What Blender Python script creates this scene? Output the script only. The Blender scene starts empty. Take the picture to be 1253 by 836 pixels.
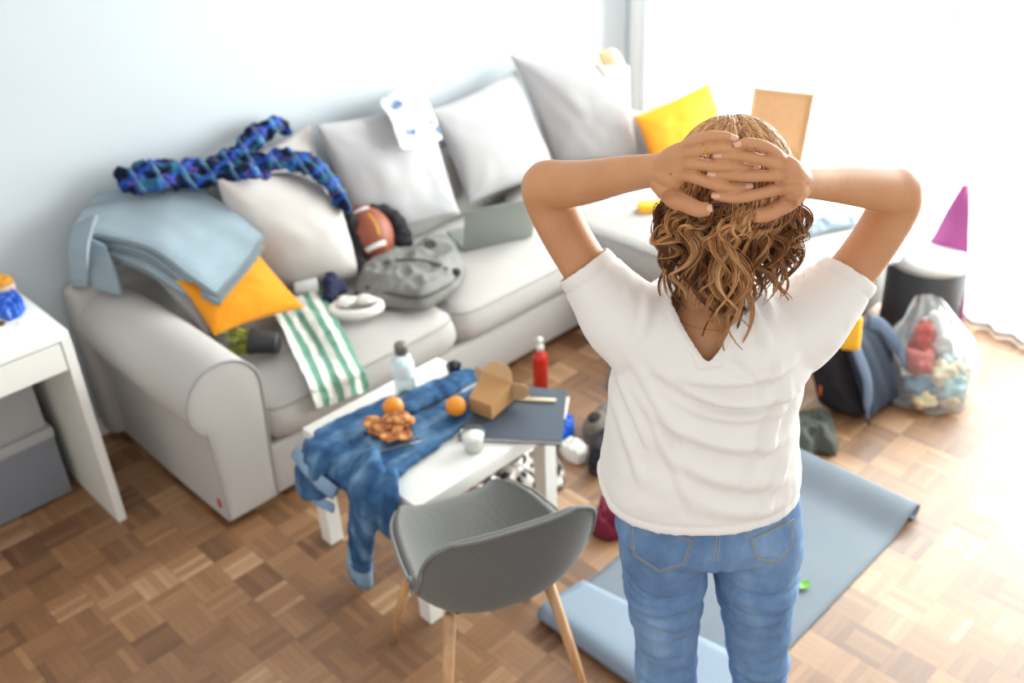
import bpy, bmesh, math, random
import numpy as np
from mathutils import Vector, Matrix, noise
from mathutils.bvhtree import BVHTree
PI = math.pi
SC = bpy.context.scene
COL = SC.collection
random.seed(7); RNG = np.random.default_rng(7)
# ------------------------------------------------------------------ camera
FPX, TH, ROLL, HC, YAW = 1218., .540, .049, 2.222, .755
cF = np.array([math.sin(YAW)*math.cos(TH), math.cos(YAW)*math.cos(TH), -math.sin(TH)])
r0 = np.array([math.cos(YAW), -math.sin(YAW), 0.]); g0 = np.array([math.sin(YAW), math.cos(YAW), 0.])
d0 = np.cross(cF, r0)
cR = math.cos(ROLL)*r0+math.sin(ROLL)*d0; cD = -math.sin(ROLL)*r0+math.cos(ROLL)*d0
C0 = np.array([0., 0., HC])
def W(u, v, **k):
    """world point seen at (u, v) of the photograph on the plane x=, y=, z= or at ground distance b="""
    d = cF+(u-626.5)/FPX*cR+(v-418)/FPX*cD
    a, val = list(k.items())[0]
    if a == 'b': return C0+d*(val/(d@g0))
    i = 'xyz'.index(a); return C0+d*((val-C0[i])/d[i])
cd = bpy.data.cameras.new('camera'); cam = bpy.data.objects.new('camera', cd); COL.objects.link(cam)
cd.sensor_width = 36; cd.lens = FPX*36/1253; cd.clip_start = .05
M = Matrix(((cR[0], -cD[0], -cF[0], 0), (cR[1], -cD[1], -cF[1], 0), (cR[2], -cD[2], -cF[2], HC), (0, 0, 0, 1)))
cam.matrix_world = M
SC.camera = cam
cd.dof.use_dof = True; cd.dof.focus_distance = 1.50; cd.dof.aperture_fstop = 3.2
SC.view_settings.view_transform = 'Standard'; SC.view_settings.look = 'None'; SC.view_settings.exposure = 0.10
SC.view_settings.gamma = 1; SC.view_settings.use_curve_mapping = False
# ------------------------------------------------------------------ materials
def lin(c):
    return tuple(((x/255)/12.92 if x/255 <= .04045 else ((x/255+.055)/1.055)**2.4) for x in c)+(1,)
class NT:
    def __init__(s, name):
        s.m = bpy.data.materials.new(name); s.m.use_nodes = True
        s.t = s.m.node_tree; s.n = s.t.nodes; s.b = s.n['Principled BSDF']; s.out = s.n['Material Output']
    def add(s, ty, **k):
        n = s.n.new(ty)
        for a, v in k.items(): setattr(n, a, v)
        return n
    def l(s, a, b): s.t.links.new(a, b)
    def math(s, op, a, b=None, c=None):
        n = s.add('ShaderNodeMath', operation=op)
        for i, x in enumerate((a, b, c)):
            if x is None: continue
            if isinstance(x, (int, float)): n.inputs[i].default_value = x
            else: s.l(x, n.inputs[i])
        return n.outputs[0]
    def mix(s, f, a, b, mode='MIX'):
        n = s.add('ShaderNodeMix', data_type='RGBA', blend_type=mode)
        for i, x in ((0, f), (6, a), (7, b)):
            if isinstance(x, (int, float)): n.inputs[i].default_value = x
            elif isinstance(x, tuple): n.inputs[i].default_value = x
            else: s.l(x, n.inputs[i])
        return n.outputs[2]
    def noise(s, scale, detail=3, vec=None, rough=.5):
        n = s.add('ShaderNodeTexNoise'); n.inputs['Scale'].default_value = scale; n.inputs['Detail'].default_value = detail
        n.inputs['Roughness'].default_value = rough
        if vec is None:
            vec = s.add('ShaderNodeTexCoord').outputs['Object']
        s.l(vec, n.inputs['Vector']); return n.outputs['Fac']
    def bump(s, h, strength=.3, dist=.002, prev=None):
        n = s.add('ShaderNodeBump'); n.inputs['Strength'].default_value = strength; n.inputs['Distance'].default_value = dist
        s.l(h, n.inputs['Height'])
        if prev is not None: s.l(prev, n.inputs['Normal'])
        s.l(n.outputs[0], s.b.inputs['Normal']); return n.outputs[0]
    def ramp(s, f, stops):
        n = s.add('ShaderNodeValToRGB'); e = n.color_ramp.elements
        while len(e) < len(stops): e.new(.5)
        for i, (p, c) in enumerate(stops): e[i].position = p; e[i].color = c
        s.l(f, n.inputs[0]); return n.outputs[0]
MATS = {}
def plain(name, rgb, rough=.5, spec=.5, metal=0, trans=0, ior=1.45, coat=0, sss=0, var=.06, vscale=6, bump=0, bscale=60, bdist=.002, sheen=0):
    if name in MATS: return MATS[name]
    t = NT(name); b = t.b; c = lin(rgb)
    b.inputs['Roughness'].default_value = rough; b.inputs['Metallic'].default_value = metal
    b.inputs['Specular IOR Level'].default_value = spec; b.inputs['IOR'].default_value = ior
    b.inputs['Transmission Weight'].default_value = trans; b.inputs['Coat Weight'].default_value = coat
    if sheen: b.inputs['Sheen Weight'].default_value = sheen; b.inputs['Sheen Roughness'].default_value = .5
    if sss:
        b.inputs['Subsurface Weight'].default_value = sss; b.inputs['Subsurface Radius'].default_value = (.012, .005, .003); b.inputs['Subsurface Scale'].default_value = 1
    f = t.noise(vscale, 4)
    lo = tuple(x*(1-var) for x in c[:3])+(1,); hi = tuple(min(1, x*(1+var)) for x in c[:3])+(1,)
    t.l(t.mix(f, lo, hi), b.inputs['Base Color'])
    if bump: t.bump(t.noise(bscale, 4), bump, bdist)
    MATS[name] = t.m; return t.m
def fabric(name, rgb, var=.1, scale=900, bump=.35, rough=.9, sheen=.15, mottle=0, rgb2=None):
    """woven cloth: fine two-way thread pattern and a soft mottling"""
    if name in MATS: return MATS[name]
    t = NT(name); c = lin(rgb); tc = t.add('ShaderNodeTexCoord').outputs['Object']
    w1 = t.add('ShaderNodeTexWave'); w1.inputs['Scale'].default_value = scale/6; w1.inputs['Distortion'].default_value = 1.5; w1.inputs['Detail'].default_value = 1; t.l(tc, w1.inputs['Vector'])
    w2 = t.add('ShaderNodeTexWave', bands_direction='Z'); w2.inputs['Scale'].default_value = scale/6; w2.inputs['Distortion'].default_value = 1.5; t.l(tc, w2.inputs['Vector'])
    h = t.math('ADD', w1.outputs['Fac'], w2.outputs['Fac'])
    n1 = t.noise(scale/3, 2, tc); n2 = t.noise(5, 3, tc)
    lo = tuple(x*(1-var) for x in c[:3])+(1,); hi = tuple(min(1, x*(1+var)) for x in c[:3])+(1,)
    col = t.mix(n1, lo, hi)
    if rgb2: col = t.mix(t.ramp(n2, ((.35, (0, 0, 0, 1)), (.65, (1, 1, 1, 1)))), col, lin(rgb2))
    t.l(col, t.b.inputs['Base Color']); t.b.inputs['Roughness'].default_value = rough; t.b.inputs['Specular IOR Level'].default_value = .2
    t.b.inputs['Sheen Weight'].default_value = sheen
    t.bump(t.math('ADD', h, n1), bump, .0006)
    MATS[name] = t.m; return t.m
def stripes_uv(name, base, bands, rough=.9):
    """bands across V: (period, width, colour, axis)"""
    t = NT(name); uv = t.add('ShaderNodeTexCoord').outputs['UV']; sp = t.add('ShaderNodeSeparateXYZ'); t.l(uv, sp.inputs[0])
    col = lin(base)
    for per, off, wid, c, ax in bands:
        fr = t.math('FRACT', t.math('ADD', t.math('DIVIDE', sp.outputs[ax], per), off))
        m = t.math('LESS_THAN', fr, wid)
        col = t.mix(m, col, lin(c))
    t.l(col, t.b.inputs['Base Color']) if not isinstance(col, tuple) else None
    t.b.inputs['Roughness'].default_value = rough; t.b.inputs['Specular IOR Level'].default_value = .2
    t.bump(t.noise(300, 2), .3, .0008)
    MATS[name] = t.m; return t.m
def glass(name, tint=(245, 250, 250), fac=.9):
    t = NT(name); tr = t.add('ShaderNodeBsdfTransparent'); tr.inputs[0].default_value = lin(tint)
    gl = t.add('ShaderNodeBsdfGlossy'); gl.inputs['Roughness'].default_value = .03
    fr = t.add('ShaderNodeLayerWeight'); fr.inputs[0].default_value = .25
    mx = t.add('ShaderNodeMixShader'); t.l(t.math('MULTIPLY', fr.outputs['Facing'], 1-fac+.35), mx.inputs[0]); t.l(tr.outputs[0], mx.inputs[1]); t.l(gl.outputs[0], mx.inputs[2])
    t.l(mx.outputs[0], t.out.inputs[0]); MATS[name] = t.m; return t.m
# ------------------------------------------------------------------ object helpers
def link(o, parent=None):
    COL.objects.link(o)
    if parent is not None:
        o.parent = parent; o.matrix_parent_inverse = Matrix.Identity(4)
    return o
def thing(name, label, cat, loc=(0, 0, 0), rotz=0, group=None):
    o = bpy.data.objects.new(name, None); link(o); o.location = tuple(map(float, loc)); o.rotation_euler = (0, 0, rotz); o.empty_display_size = .05
    o['label'] = label; o['category'] = cat
    if group: o['group'] = group
    bpy.context.view_layer.update()
    return o
def tag(o, label, cat, group=None, kind=None):
    o['label'] = label; o['category'] = cat
    if group: o['group'] = group
    if kind: o['kind'] = kind
    return o
class MB:
    def __init__(s): s.v = []; s.f = []; s.uv = []
    def add(s, verts, faces, uv=None):
        k = len(s.v); s.v.extend([tuple(map(float, p)) for p in verts]); s.f.extend([tuple(i+k for i in f) for f in faces])
        s.uv.extend(uv if uv is not None else [(0, 0)]*len(verts)); return s
    def box(s, lo, hi, bev=0, seg=2, mat=None):
        bm = bmesh.new(); bmesh.ops.create_cube(bm, size=1)
        lo = np.array(lo, float); hi = np.array(hi, float)
        for v in bm.verts: v.co = Vector((lo+hi)/2+np.array(v.co)*(hi-lo))
        if bev: bmesh.ops.bevel(bm, geom=bm.edges[:], offset=bev, segments=seg, profile=.5, affect='EDGES')
        if mat is not None: bmesh.ops.transform(bm, matrix=mat, verts=bm.verts)
        bm.verts.index_update(); s.add([v.co for v in bm.verts], [[v.index for v in f.verts] for f in bm.faces]); bm.free(); return s
    def tube(s, pts, rad, seg=12, cap=True, flat=None, up=None, closed=False, twist=0):
        """rad scalar/list; flat=(a,b) squashes cross-section; up gives reference direction"""
        pts = [np.array(p, float) for p in pts]; n = len(pts)
        if np.isscalar(rad): rad = [rad]*n
        T = []
        for i in range(n):
            if closed: t = pts[(i+1) % n]-pts[i-1]
            else: t = pts[min(i+1, n-1)]-pts[max(i-1, 0)]
            T.append(t/(np.linalg.norm(t)+1e-12))
        ref = np.array(up if up is not None else ((0, 0, 1) if abs(T[0][2]) < .9 else (1, 0, 0)), float)
        V = []; U = []; L = 0
        nrm = ref-T[0]*(ref@T[0]); nrm /= np.linalg.norm(nrm)+1e-12
        for i in range(n):
            if up is not None: q = ref-T[i]*(ref@T[i])
            else: q = nrm-T[i]*(nrm@T[i])
            if np.linalg.norm(q) < 1e-6: q = nrm
            nrm = q/(np.linalg.norm(q)+1e-12); bi = np.cross(T[i], nrm)
            if i: L += np.linalg.norm(pts[i]-pts[i-1])
            r = rad[i]; ra, rb = (r if isinstance(r, (tuple, list)) else (r, r))
            if flat: ra, rb = ra*flat[0], rb*flat[1]
            for k in range(seg):
                a = 2*PI*k/seg+twist*i
                V.append(pts[i]+nrm*ra*math.cos(a)+bi*rb*math.sin(a)); U.append((k/seg, L))
        Fs = []
        for i in range(n if closed else n-1):
            for k in range(seg):
                a = i*seg+k; b = i*seg+(k+1) % seg; c = ((i+1) % n)*seg+(k+1) % seg; d = ((i+1) % n)*seg+k
                Fs.append((a, b, c, d))
        if cap and not closed:
            Fs.append(tuple(range(seg-1, -1, -1))); Fs.append(tuple((n-1)*seg+k for k in range(seg)))
        s.add(V, Fs, U); return s
    def lathe(s, prof, seg=32, center=(0, 0, 0), mat=None):
        V = []; n = len(prof)
        for r, z in prof:
            for k in range(seg): V.append((r*math.cos(2*PI*k/seg), r*math.sin(2*PI*k/seg), z))
        V = [Vector(p) for p in V]
        if mat is not None: V = [mat @ p for p in V]
        V = [p+Vector(center) for p in V]
        Fs = [(i*seg+k, i*seg+(k+1) % seg, (i+1)*seg+(k+1) % seg, (i+1)*seg+k) for i in range(n-1) for k in range(seg)]
        if prof[0][0] > 1e-6: Fs.append(tuple(range(seg-1, -1, -1)))
        if prof[-1][0] > 1e-6: Fs.append(tuple((n-1)*seg+k for k in range(seg)))
        s.add(V, Fs); return s
    def ball(s, c, r, seg=24, rings=14, fn=None, mat=None):
        r = (r, r, r) if np.isscalar(r) else r
        V = []
        for i in range(rings+1):
            ph = PI*i/rings
            for k in range(seg):
                th = 2*PI*k/seg; p = np.array([math.sin(ph)*math.cos(th), math.sin(ph)*math.sin(th), math.cos(ph)])
                if fn: p = p*fn(p)
                p = p*np.array(r)
                if mat is not None: p = np.array(mat @ Vector(p))
                V.append(p+np.array(c))
        Fs = [(i*seg+k, (i+1)*seg+k, (i+1)*seg+(k+1) % seg, i*seg+(k+1) % seg) for i in range(rings) for k in range(seg)]
        s.add(V, Fs); return s
    def grid(s, P, uv=None, closed_u=False):
        """P[n][m] points"""
        P = np.asarray(P, float); n, m = P.shape[:2]
        if uv is None: uv = [(i/(n-1), j/(m-1)) for i in range(n) for j in range(m)]
        Fs = [(i*m+j, i*m+j+1, (i+1)*m+j+1, (i+1)*m+j) for i in range(n-1) for j in range(m-1)]
        if closed_u: Fs += [((n-1)*m+j, (n-1)*m+j+1, j+1, j) for j in range(m-1)]
        s.add(P.reshape(-1, 3), Fs, uv); return s
    def mesh(s, name, smooth=True, weld=0):
        me = bpy.data.meshes.new(name); me.from_pydata(s.v, [], s.f); me.update()
        uvl = me.uv_layers.new(name='UVMap')
        li = np.zeros(len(me.loops), dtype=np.int32); me.loops.foreach_get('vertex_index', li)
        uvl.data.foreach_set('uv', np.array(s.uv, dtype=np.float32)[li].ravel())
        bm = bmesh.new(); bm.from_mesh(me)
        if weld: bmesh.ops.remove_doubles(bm, verts=bm.verts, dist=weld)
        bmesh.ops.recalc_face_normals(bm, faces=bm.faces)
        bm.to_mesh(me); bm.free()
        me.polygons.foreach_set('use_smooth', [smooth]*len(me.polygons))
        return me
    def obj(s, name, mat, parent=None, smooth=True, sharp=None, local=False, weld=0):
        """vertices are in world space; with a parent they are moved into the parent's frame unless local"""
        me = s.mesh(name, smooth, weld)
        if parent is not None and not local:
            me.transform(parent.matrix_world.inverted())
        elif parent is None and not local:
            c = np.array(s.v); b = Vector(((c[:, 0].min()+c[:, 0].max())/2, (c[:, 1].min()+c[:, 1].max())/2, c[:, 2].min()))
            me.transform(Matrix.Translation(-b))
        if sharp and smooth:
            me.set_sharp_from_angle(angle=math.radians(sharp))
        if isinstance(mat, (list, tuple)):
            for q in mat: me.materials.append(q)
        elif mat: me.materials.append(mat)
        o = bpy.data.objects.new(name, me); link(o, parent)
        if parent is None and not local: o.location = b
        bpy.context.view_layer.update()
        return o
def mod_mesh(o, mods):
    """apply modifiers: list of (type, dict)"""
    for ty, k in mods:
        m = o.modifiers.new(ty, ty)
        for a, v in k.items(): setattr(m, a, v)
    bpy.context.view_layer.update()
    dg = bpy.context.evaluated_depsgraph_get()
    me = bpy.data.meshes.new_from_object(o.evaluated_get(dg), depsgraph=dg)
    for p in me.polygons: p.use_smooth = True
    old = o.data; o.modifiers.clear(); mats = list(old.materials); o.data = me
    if not len(me.materials):
        for q in mats: me.materials.append(q)
    return o
def verts_np(me):
    a = np.empty(len(me.vertices)*3); me.vertices.foreach_get('co', a); return a.reshape(-1, 3)
def set_verts(me, a): me.vertices.foreach_set('co', np.ascontiguousarray(a).ravel()); me.update()
def displace(o, fn, local=True):
    """move each vertex along its normal by fn(co)"""
    me = o.data; a = verts_np(me); nn = np.empty(len(me.vertices)*3); me.vertices.foreach_get('normal', nn); nn = nn.reshape(-1, 3)
    d = fn(a); set_verts(me, a+nn*np.asarray(d)[:, None])
def fbm(a, scale, seed=0, oct=3):
    out = np.empty(len(a))
    for i, p in enumerate(a):
        out[i] = noise.fractal(Vector((p[0]*scale+seed*7.3, p[1]*scale-seed*3.1, p[2]*scale+seed)), .7, 2.1, oct)
    return out
def spline(pts, n):
    """Catmull-Rom through points of any dimension"""
    P = np.array(pts, float); P = np.vstack([2*P[0]-P[1], P, 2*P[-1]-P[-2]]); out = []
    m = len(P)-3
    for i in range(n):
        t = i/(n-1)*m; k = min(int(t), m-1); t -= k
        p0, p1, p2, p3 = P[k:k+4]
        out.append(.5*((2*p1)+(-p0+p2)*t+(2*p0-5*p1+4*p2-p3)*t*t+(-p0+3*p1-3*p2+p3)*t**3))
    return np.array(out)
def pillow(corners, t, n=26, pinch=.07, seed=0, wr=.004, uvs=(1, 1), power=.42, belly=(0, 0)):
    """stuffed cushion between four world corners TL, TR, BR, BL; t is full thickness"""
    TL, TR, BR, BL = [np.array(c, float) for c in corners]
    nr = np.cross(TR-TL, BL-TL); nr /= np.linalg.norm(nr)
    ex = (TR-TL+BR-BL)/2; ey = (BL-TL+BR-TR)/2
    mb = MB(); top = []; 
    s = np.linspace(-1, 1, n); s = np.sign(s)*(1-(1-abs(s))**1.35)
    for side in (1, -1):
        P = np.zeros((n, n, 3))
        for i, v in enumerate(s):
            for j, u in enumerate(s):
                base = ((1-u)*(1-v)*TL+(1+u)*(1-v)*TR+(1+u)*(1+v)*BR+(1-u)*(1+v)*BL)/4
                base = base-ex/2*u*pinch*(1-v*v)-ey/2*v*pinch*(1-u*u)
                h = (max(0, (1-u*u))**.62*max(0, (1-v*v))**.62)**(power/.42*.78)
                w = noise.fractal(Vector((u*1.6+seed*3, v*1.6, side*3+seed)), .8, 2, 3)*wr*3*h
                # creases radiating from the corners
                cr = 0
                for cu, cv in ((-1, -1), (1, -1), (1, 1), (-1, 1)):
                    dx, dy = u-cu, v-cv; rr = math.hypot(dx, dy); an = math.atan2(dy, dx)
                    cr += math.sin(an*9+seed)*math.exp(-(rr/.55)**2)*min(1, rr*4)
                w += cr*wr*h**.5*1.2
                P[i, j] = base+nr*side*(h*t/2+w*(1 if h > .02 else 0))
        mb.grid(P, [(uvs[0]*j/(n-1), uvs[1]*i/(n-1)) for i in range(n) for j in range(n)])
    return mb
def cloth_obj(name, X, mat, parent=None, th=.004, sub=1, uvs=(1, 1), label=None, cat=None, group=None, extra=None):
    mb = MB(); n, m = X.shape[:2]
    mb.grid(X, [(uvs[0]*i/(n-1), uvs[1]*j/(m-1)) for i in range(n) for j in range(m)])
    if extra: extra(mb)
    o = mb.obj(name, mat, parent)
    mods = []
    if sub: mods.append(('SUBSURF', dict(levels=sub, render_levels=sub)))
    mods.append(('SOLIDIFY', dict(thickness=th, offset=0)))
    mod_mesh(o, mods)
    if label: tag(o, label, cat, group)
    return o
# ================================================================== SETTING
def struct(o): o['kind'] = 'structure'; return o
def floor_mat():
    t = NT('parquet'); tc = t.add('ShaderNodeTexCoord').outputs['Object']; sp = t.add('ShaderNodeSeparateXYZ'); t.l(tc, sp.inputs[0])
    S = .116
    x = t.math('DIVIDE', sp.outputs[0], S); y = t.math('DIVIDE', sp.outputs[1], S)
    ix = t.math('FLOOR', x); iy = t.math('FLOOR', y); fx = t.math('FRACT', x); fy = t.math('FRACT', y)
    par = t.math('FLOORED_MODULO', t.math('ADD', ix, iy), 2)
    def sel(a, b):  # par ? a : b
        return t.math('ADD', t.math('MULTIPLY', par, a), t.math('MULTIPLY', t.math('SUBTRACT', 1, par), b))
    s = sel(fx, fy); lg = sel(fy, fx)
    s5 = t.math('MULTIPLY', s, 5); si = t.math('FLOOR', s5); sf = t.math('FRACT', s5)
    cv = t.add('ShaderNodeCombineXYZ'); t.l(ix, cv.inputs[0]); t.l(iy, cv.inputs[1]); t.l(si, cv.inputs[2])
    wn = t.add('ShaderNodeTexWhiteNoise', noise_dimensions='3D'); t.l(cv.outputs[0], wn.inputs[0])
    cv2 = t.add('ShaderNodeCombineXYZ'); t.l(ix, cv2.inputs[0]); t.l(iy, cv2.inputs[1])
    wn2 = t.add('ShaderNodeTexWhiteNoise', noise_dimensions='3D'); t.l(cv2.outputs[0], wn2.inputs[0])
    gv = t.add('ShaderNodeCombineXYZ'); t.l(t.math('MULTIPLY', lg, 1.2), gv.inputs[0]); t.l(t.math('ADD', t.math('MULTIPLY', s, 14), t.math('MULTIPLY', wn.outputs[0], 40)), gv.inputs[1]); t.l(t.math('ADD', ix, t.math('MULTIPLY', iy, 3.7)), gv.inputs[2])
    gr = t.noise(2.2, 5, gv.outputs[0], .65)
    f = t.math('ADD', t.math('MULTIPLY', wn.outputs[0], .24), t.math('ADD', t.math('MULTIPLY', wn2.outputs[0], .40), t.math('MULTIPLY', gr, .34)))
    col = t.ramp(f, ((.2, lin((98, 66, 42))), (.45, lin((138, 98, 64))), (.65, lin((162, 122, 84))), (.9, lin((204, 170, 134)))))
    e1 = t.math('MINIMUM', sf, t.math('SUBTRACT', 1, sf)); e2 = t.math('MINIMUM', lg, t.math('SUBTRACT', 1, lg))
    g1 = t.math('LESS_THAN', e1, .035); g2 = t.math('LESS_THAN', e2, .010); gap = t.math('MAXIMUM', g1, g2)
    col = t.mix(t.math('MULTIPLY', gap, .5), col, lin((70, 42, 25)))
    big = t.noise(1.6, 3, tc)
    col = t.mix(t.math('MULTIPLY', big, .35), col, lin((150, 105, 66)))
    t.l(col, t.b.inputs['Base Color'])
    t.l(t.math('ADD', .36, t.math('MULTIPLY', gr, .2)), t.b.inputs['Roughness']); t.b.inputs['Specular IOR Level'].default_value = .85
    h = t.math('SUBTRACT', t.math('MULTIPLY', gr, .3), gap); t.bump(h, .25, .0008)
    return t.m
FLOOR = struct(MB().box((-1.2, -1.0, -.05), (4.35, 3.55, 0)).obj('floor', floor_mat(), smooth=False, local=True))
t = NT('wall_paint'); n = t.noise(90, 5)
t.l(t.mix(t.noise(2, 3), lin((190, 198, 204)), lin((196, 203, 208))), t.b.inputs['Base Color']); t.b.inputs['Roughness'].default_value = .75; t.bump(n, .12, .001); WALLM = t.m
WY = 3.40
struct(MB().box((-1.2, WY, 0), (4.35, WY+.15, 2.7)).obj('wall_back', WALLM, smooth=False, local=True))
WX = 4.12; oy0, oy1, oz0, oz1 = -.35, 3.0, .08, 2.42
mb = MB(); mb.box((WX, -1.0, 0), (WX+.2, oy0, 2.7)); mb.box((WX, oy1, 0), (WX+.2, WY, 2.7)); mb.box((WX, oy0, oz1), (WX+.2, oy1, 2.7)); mb.box((WX, oy0, 0), (WX+.2, oy1, oz0))
struct(mb.obj('wall_right', WALLM, smooth=False, local=True))
white_lac = plain('white_lacquer', (236, 236, 230), rough=.35, var=.02)
upvc = plain('white_frame_plastic', (240, 241, 240), rough=.4, var=.01)
win = bpy.data.objects.new('window_1', None); link(win); win.location = (WX+.1, (oy0+oy1)/2, oz0); win['kind'] = 'structure'; bpy.context.view_layer.update()
mb = MB()
for y0, y1 in ((oy0, oy0+.07), (oy1-.07, oy1), ((oy0+oy1)/2-.05, (oy0+oy1)/2+.05)): mb.box((WX+.07, y0, oz0), (WX+.13, y1, oz1), .006)
for z0, z1 in ((oz0, oz0+.08), (oz1-.07, oz1)): mb.box((WX+.075, oy0, z0), (WX+.125, oy1, z1), .006)
mb.obj('window_frame', upvc, win, sharp=30)
gm = glass('window_glass')
ym = (oy0+oy1)/2
for y0, y1 in ((oy0+.07, ym-.05), (ym+.05, oy1-.07)): MB().box((WX+.095, y0, oz0+.08), (WX+.101, y1, oz1-.07)).obj('pane', gm, win, smooth=False)
base_m = plain('white_baseboard', (232, 232, 228), rough=.5, var=.02)
struct(MB().box((-1.2, WY-.015, 0), (WX, WY, .07), .003).obj('baseboard_back', base_m, smooth=False, local=True))
struct(MB().box((WX-.015, oy1, 0), (WX, WY-.015, .07), .003).obj('baseboard_right', base_m, smooth=False, local=True))
# sheer curtain, gathered into soft vertical folds
t = NT('sheer_curtain'); df = t.add('ShaderNodeBsdfDiffuse'); df.inputs[0].default_value = lin((250, 250, 250)); tl = t.add('ShaderNodeBsdfTranslucent'); tl.inputs[0].default_value = lin((252, 252, 252))
tp = t.add('ShaderNodeBsdfTransparent'); m1 = t.add('ShaderNodeMixShader'); m1.inputs[0].default_value = .6; t.l(df.outputs[0], m1.inputs[1]); t.l(tl.outputs[0], m1.inputs[2])
m2 = t.add('ShaderNodeMixShader'); m2.inputs[0].default_value = .3; t.l(m1.outputs[0], m2.inputs[1]); t.l(tp.outputs[0], m2.inputs[2]); t.l(m2.outputs[0], t.out.inputs[0]); SHEER = t.m
def curtain(y0, y1, xb, xt, label, seed):
    n, m = 26, 360; P = np.zeros((n, m, 3))
    for i in range(n):
        z = 2.6*(1-i/(n-1))+.006
        k = 1-z/2.6
        for j in range(m):
            s = j/(m-1); y = y0+(y1-y0)*s
            ph = s*(y1-y0)*2*PI/.115
            amp = .012+.008*k*(.6+.4*math.sin(s*23+seed))
            x = xt+(xb-xt)*k+amp*math.sin(ph+1.2*math.sin(s*9+seed)+.5*k*math.sin(s*31))+.02*k*math.sin(s*14+seed*2)
            P[i, j] = (x, y+.012*math.sin(ph*.5+seed), z)
    root = thing('curtain', label, 'curtain', ((xb+xt)/2, (y0+y1)/2, 0))
    mb = MB(); mb.grid(P); mb.obj('curtain_panel', SHEER, root)
    mb = MB(); Q = np.stack([P[-1]+np.array([-.003, 0, .03]), P[-1]+np.array([-.003, 0, -.002])]); mb.grid(Q); mb.obj('hem', plain('curtain_hem', (225, 224, 222), rough=.8), root)
    return root
curtain(.2, 1.60, 3.935, 4.03, 'sheer white curtain panel hanging over the window in the right foreground beside the purple mat', 1)
curtain(1.66, 3.30, 4.00, 4.03, 'sheer white curtain panel hanging behind the chaise and yellow cushion, near the room corner', 4)
# ================================================================== LIGHT
w = bpy.data.worlds.new('world'); SC.world = w; w.use_nodes = True; bg = w.node_tree.nodes['Background']
bg.inputs[0].default_value = (1, .985, .965, 1); bg.inputs[1].default_value = 0.96
def area(name, loc, rot, sx, sy, power, col=(1, 1, 1)):
    l = bpy.data.lights.new(name, 'AREA'); l.shape = 'RECTANGLE'; l.size = sx; l.size_y = sy; l.energy = power; l.color = col
    o = bpy.data.objects.new(name, l); link(o); o.location = loc; o.rotation_euler = rot; return o
area('daylight_window', (WX+.5, ym, 1.35), (0, PI/2, 0), 2.5, 3.3, 640, (1, .975, .94))
# ================================================================== SOFA
SOFA_F = fabric('sofa_fabric', (180, 176, 172), var=.05, scale=700, bump=.25)
pipe_m = fabric('sofa_piping', (156, 153, 150), var=.05, scale=700)
SY = 2.53; SB = 3.385
sofa = thing('corner_sofa', 'large light grey fabric corner sofa with rolled left arm and chaise under the window', 'sofa', (2.4, 2.9, 0))
mb = MB(); mb.box((1.235, SY, .035), (2.96, SB-.02, .235), .018, 3); mb.obj('base', SOFA_F, sofa, sharp=40)
mb = MB(); mb.box((2.955, 1.66, .035), (3.84, SB-.02, .245), .018, 3); mb.obj('chaise_base', SOFA_F, sofa, sharp=40)
# rolled arm
prof = []
cx, cz, R = 1.128, .498, .132
for k in range(27):
    a = math.radians(-142+ (k/26)*(-1)*(-1)*(-232))
    prof.append((cx+R*math.cos(a)*1.0, cz+R*math.sin(a)))
# profile runs: from lower left neck over the top to the right side
arm = [(1.16, .035), (1.06, .035), (1.051, .0351), (1.05, .0365), (1.05, .045), (1.047, .2), (1.045, .36), (1.042, .405)]+[(cx+R*math.cos(math.radians(d)), cz+R*math.sin(math.radians(d))) for d in range(222, -8, -9)]+[(1.258, .42), (1.25, .3), (1.242, .15), (1.239, .045), (1.239, .0365), (1.238, .0351), (1.23, .035)]
arm = np.array(arm); ctr = np.array([1.145, .4])
rows = []
ys = [(SY-.008, .0, 0), (SY-.010, .5, 0), (SY-.008, .85, 0), (SY-.005, .965, 1), (SY-.002, .99, 1), (SY+.006, 1, 1)]+[(SY+.04+(SB-SY-.08)*k/8, 1.0+.012*math.sin(PI*k/8), 1) for k in range(9)]+[(SB-.012, .99, 1), (SB, .94, 1), (SB, 0, 1)]
for y, s, _ in ys:
    rows.append([(ctr[0]+(x-ctr[0])*s, y, ctr[1]+(z-ctr[1])*s ) for x, z in arm])
mb = MB(); P = np.array(rows).transpose(1, 0, 2); mb.grid(P, closed_u=True); o = mb.obj('arm', SOFA_F, sofa, weld=.0005)
mod_mesh(o, [('SUBSURF', dict(levels=1, render_levels=1))])
path = [(x, SY-.006, z) for x, z in arm if z > .04]
path = [(ctr[0]+(p[0]-ctr[0])*.985, p[1], ctr[1]+(p[2]-ctr[1])*.985) for p in path]
MB().tube(spline(path, 90), .0042, 6).obj('arm_piping', pipe_m, sofa)
mb = MB(); mb.box((1.0, 3.27, .035), (3.86, SB, .66), .04, 4); mb.obj('backrest', SOFA_F, sofa, sharp=60)
mb = MB(); mb.box((3.72, 2.75, .20), (3.87, 3.2, .62), .05, 4); mb.obj('corner_backrest', SOFA_F, sofa, sharp=60)
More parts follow.
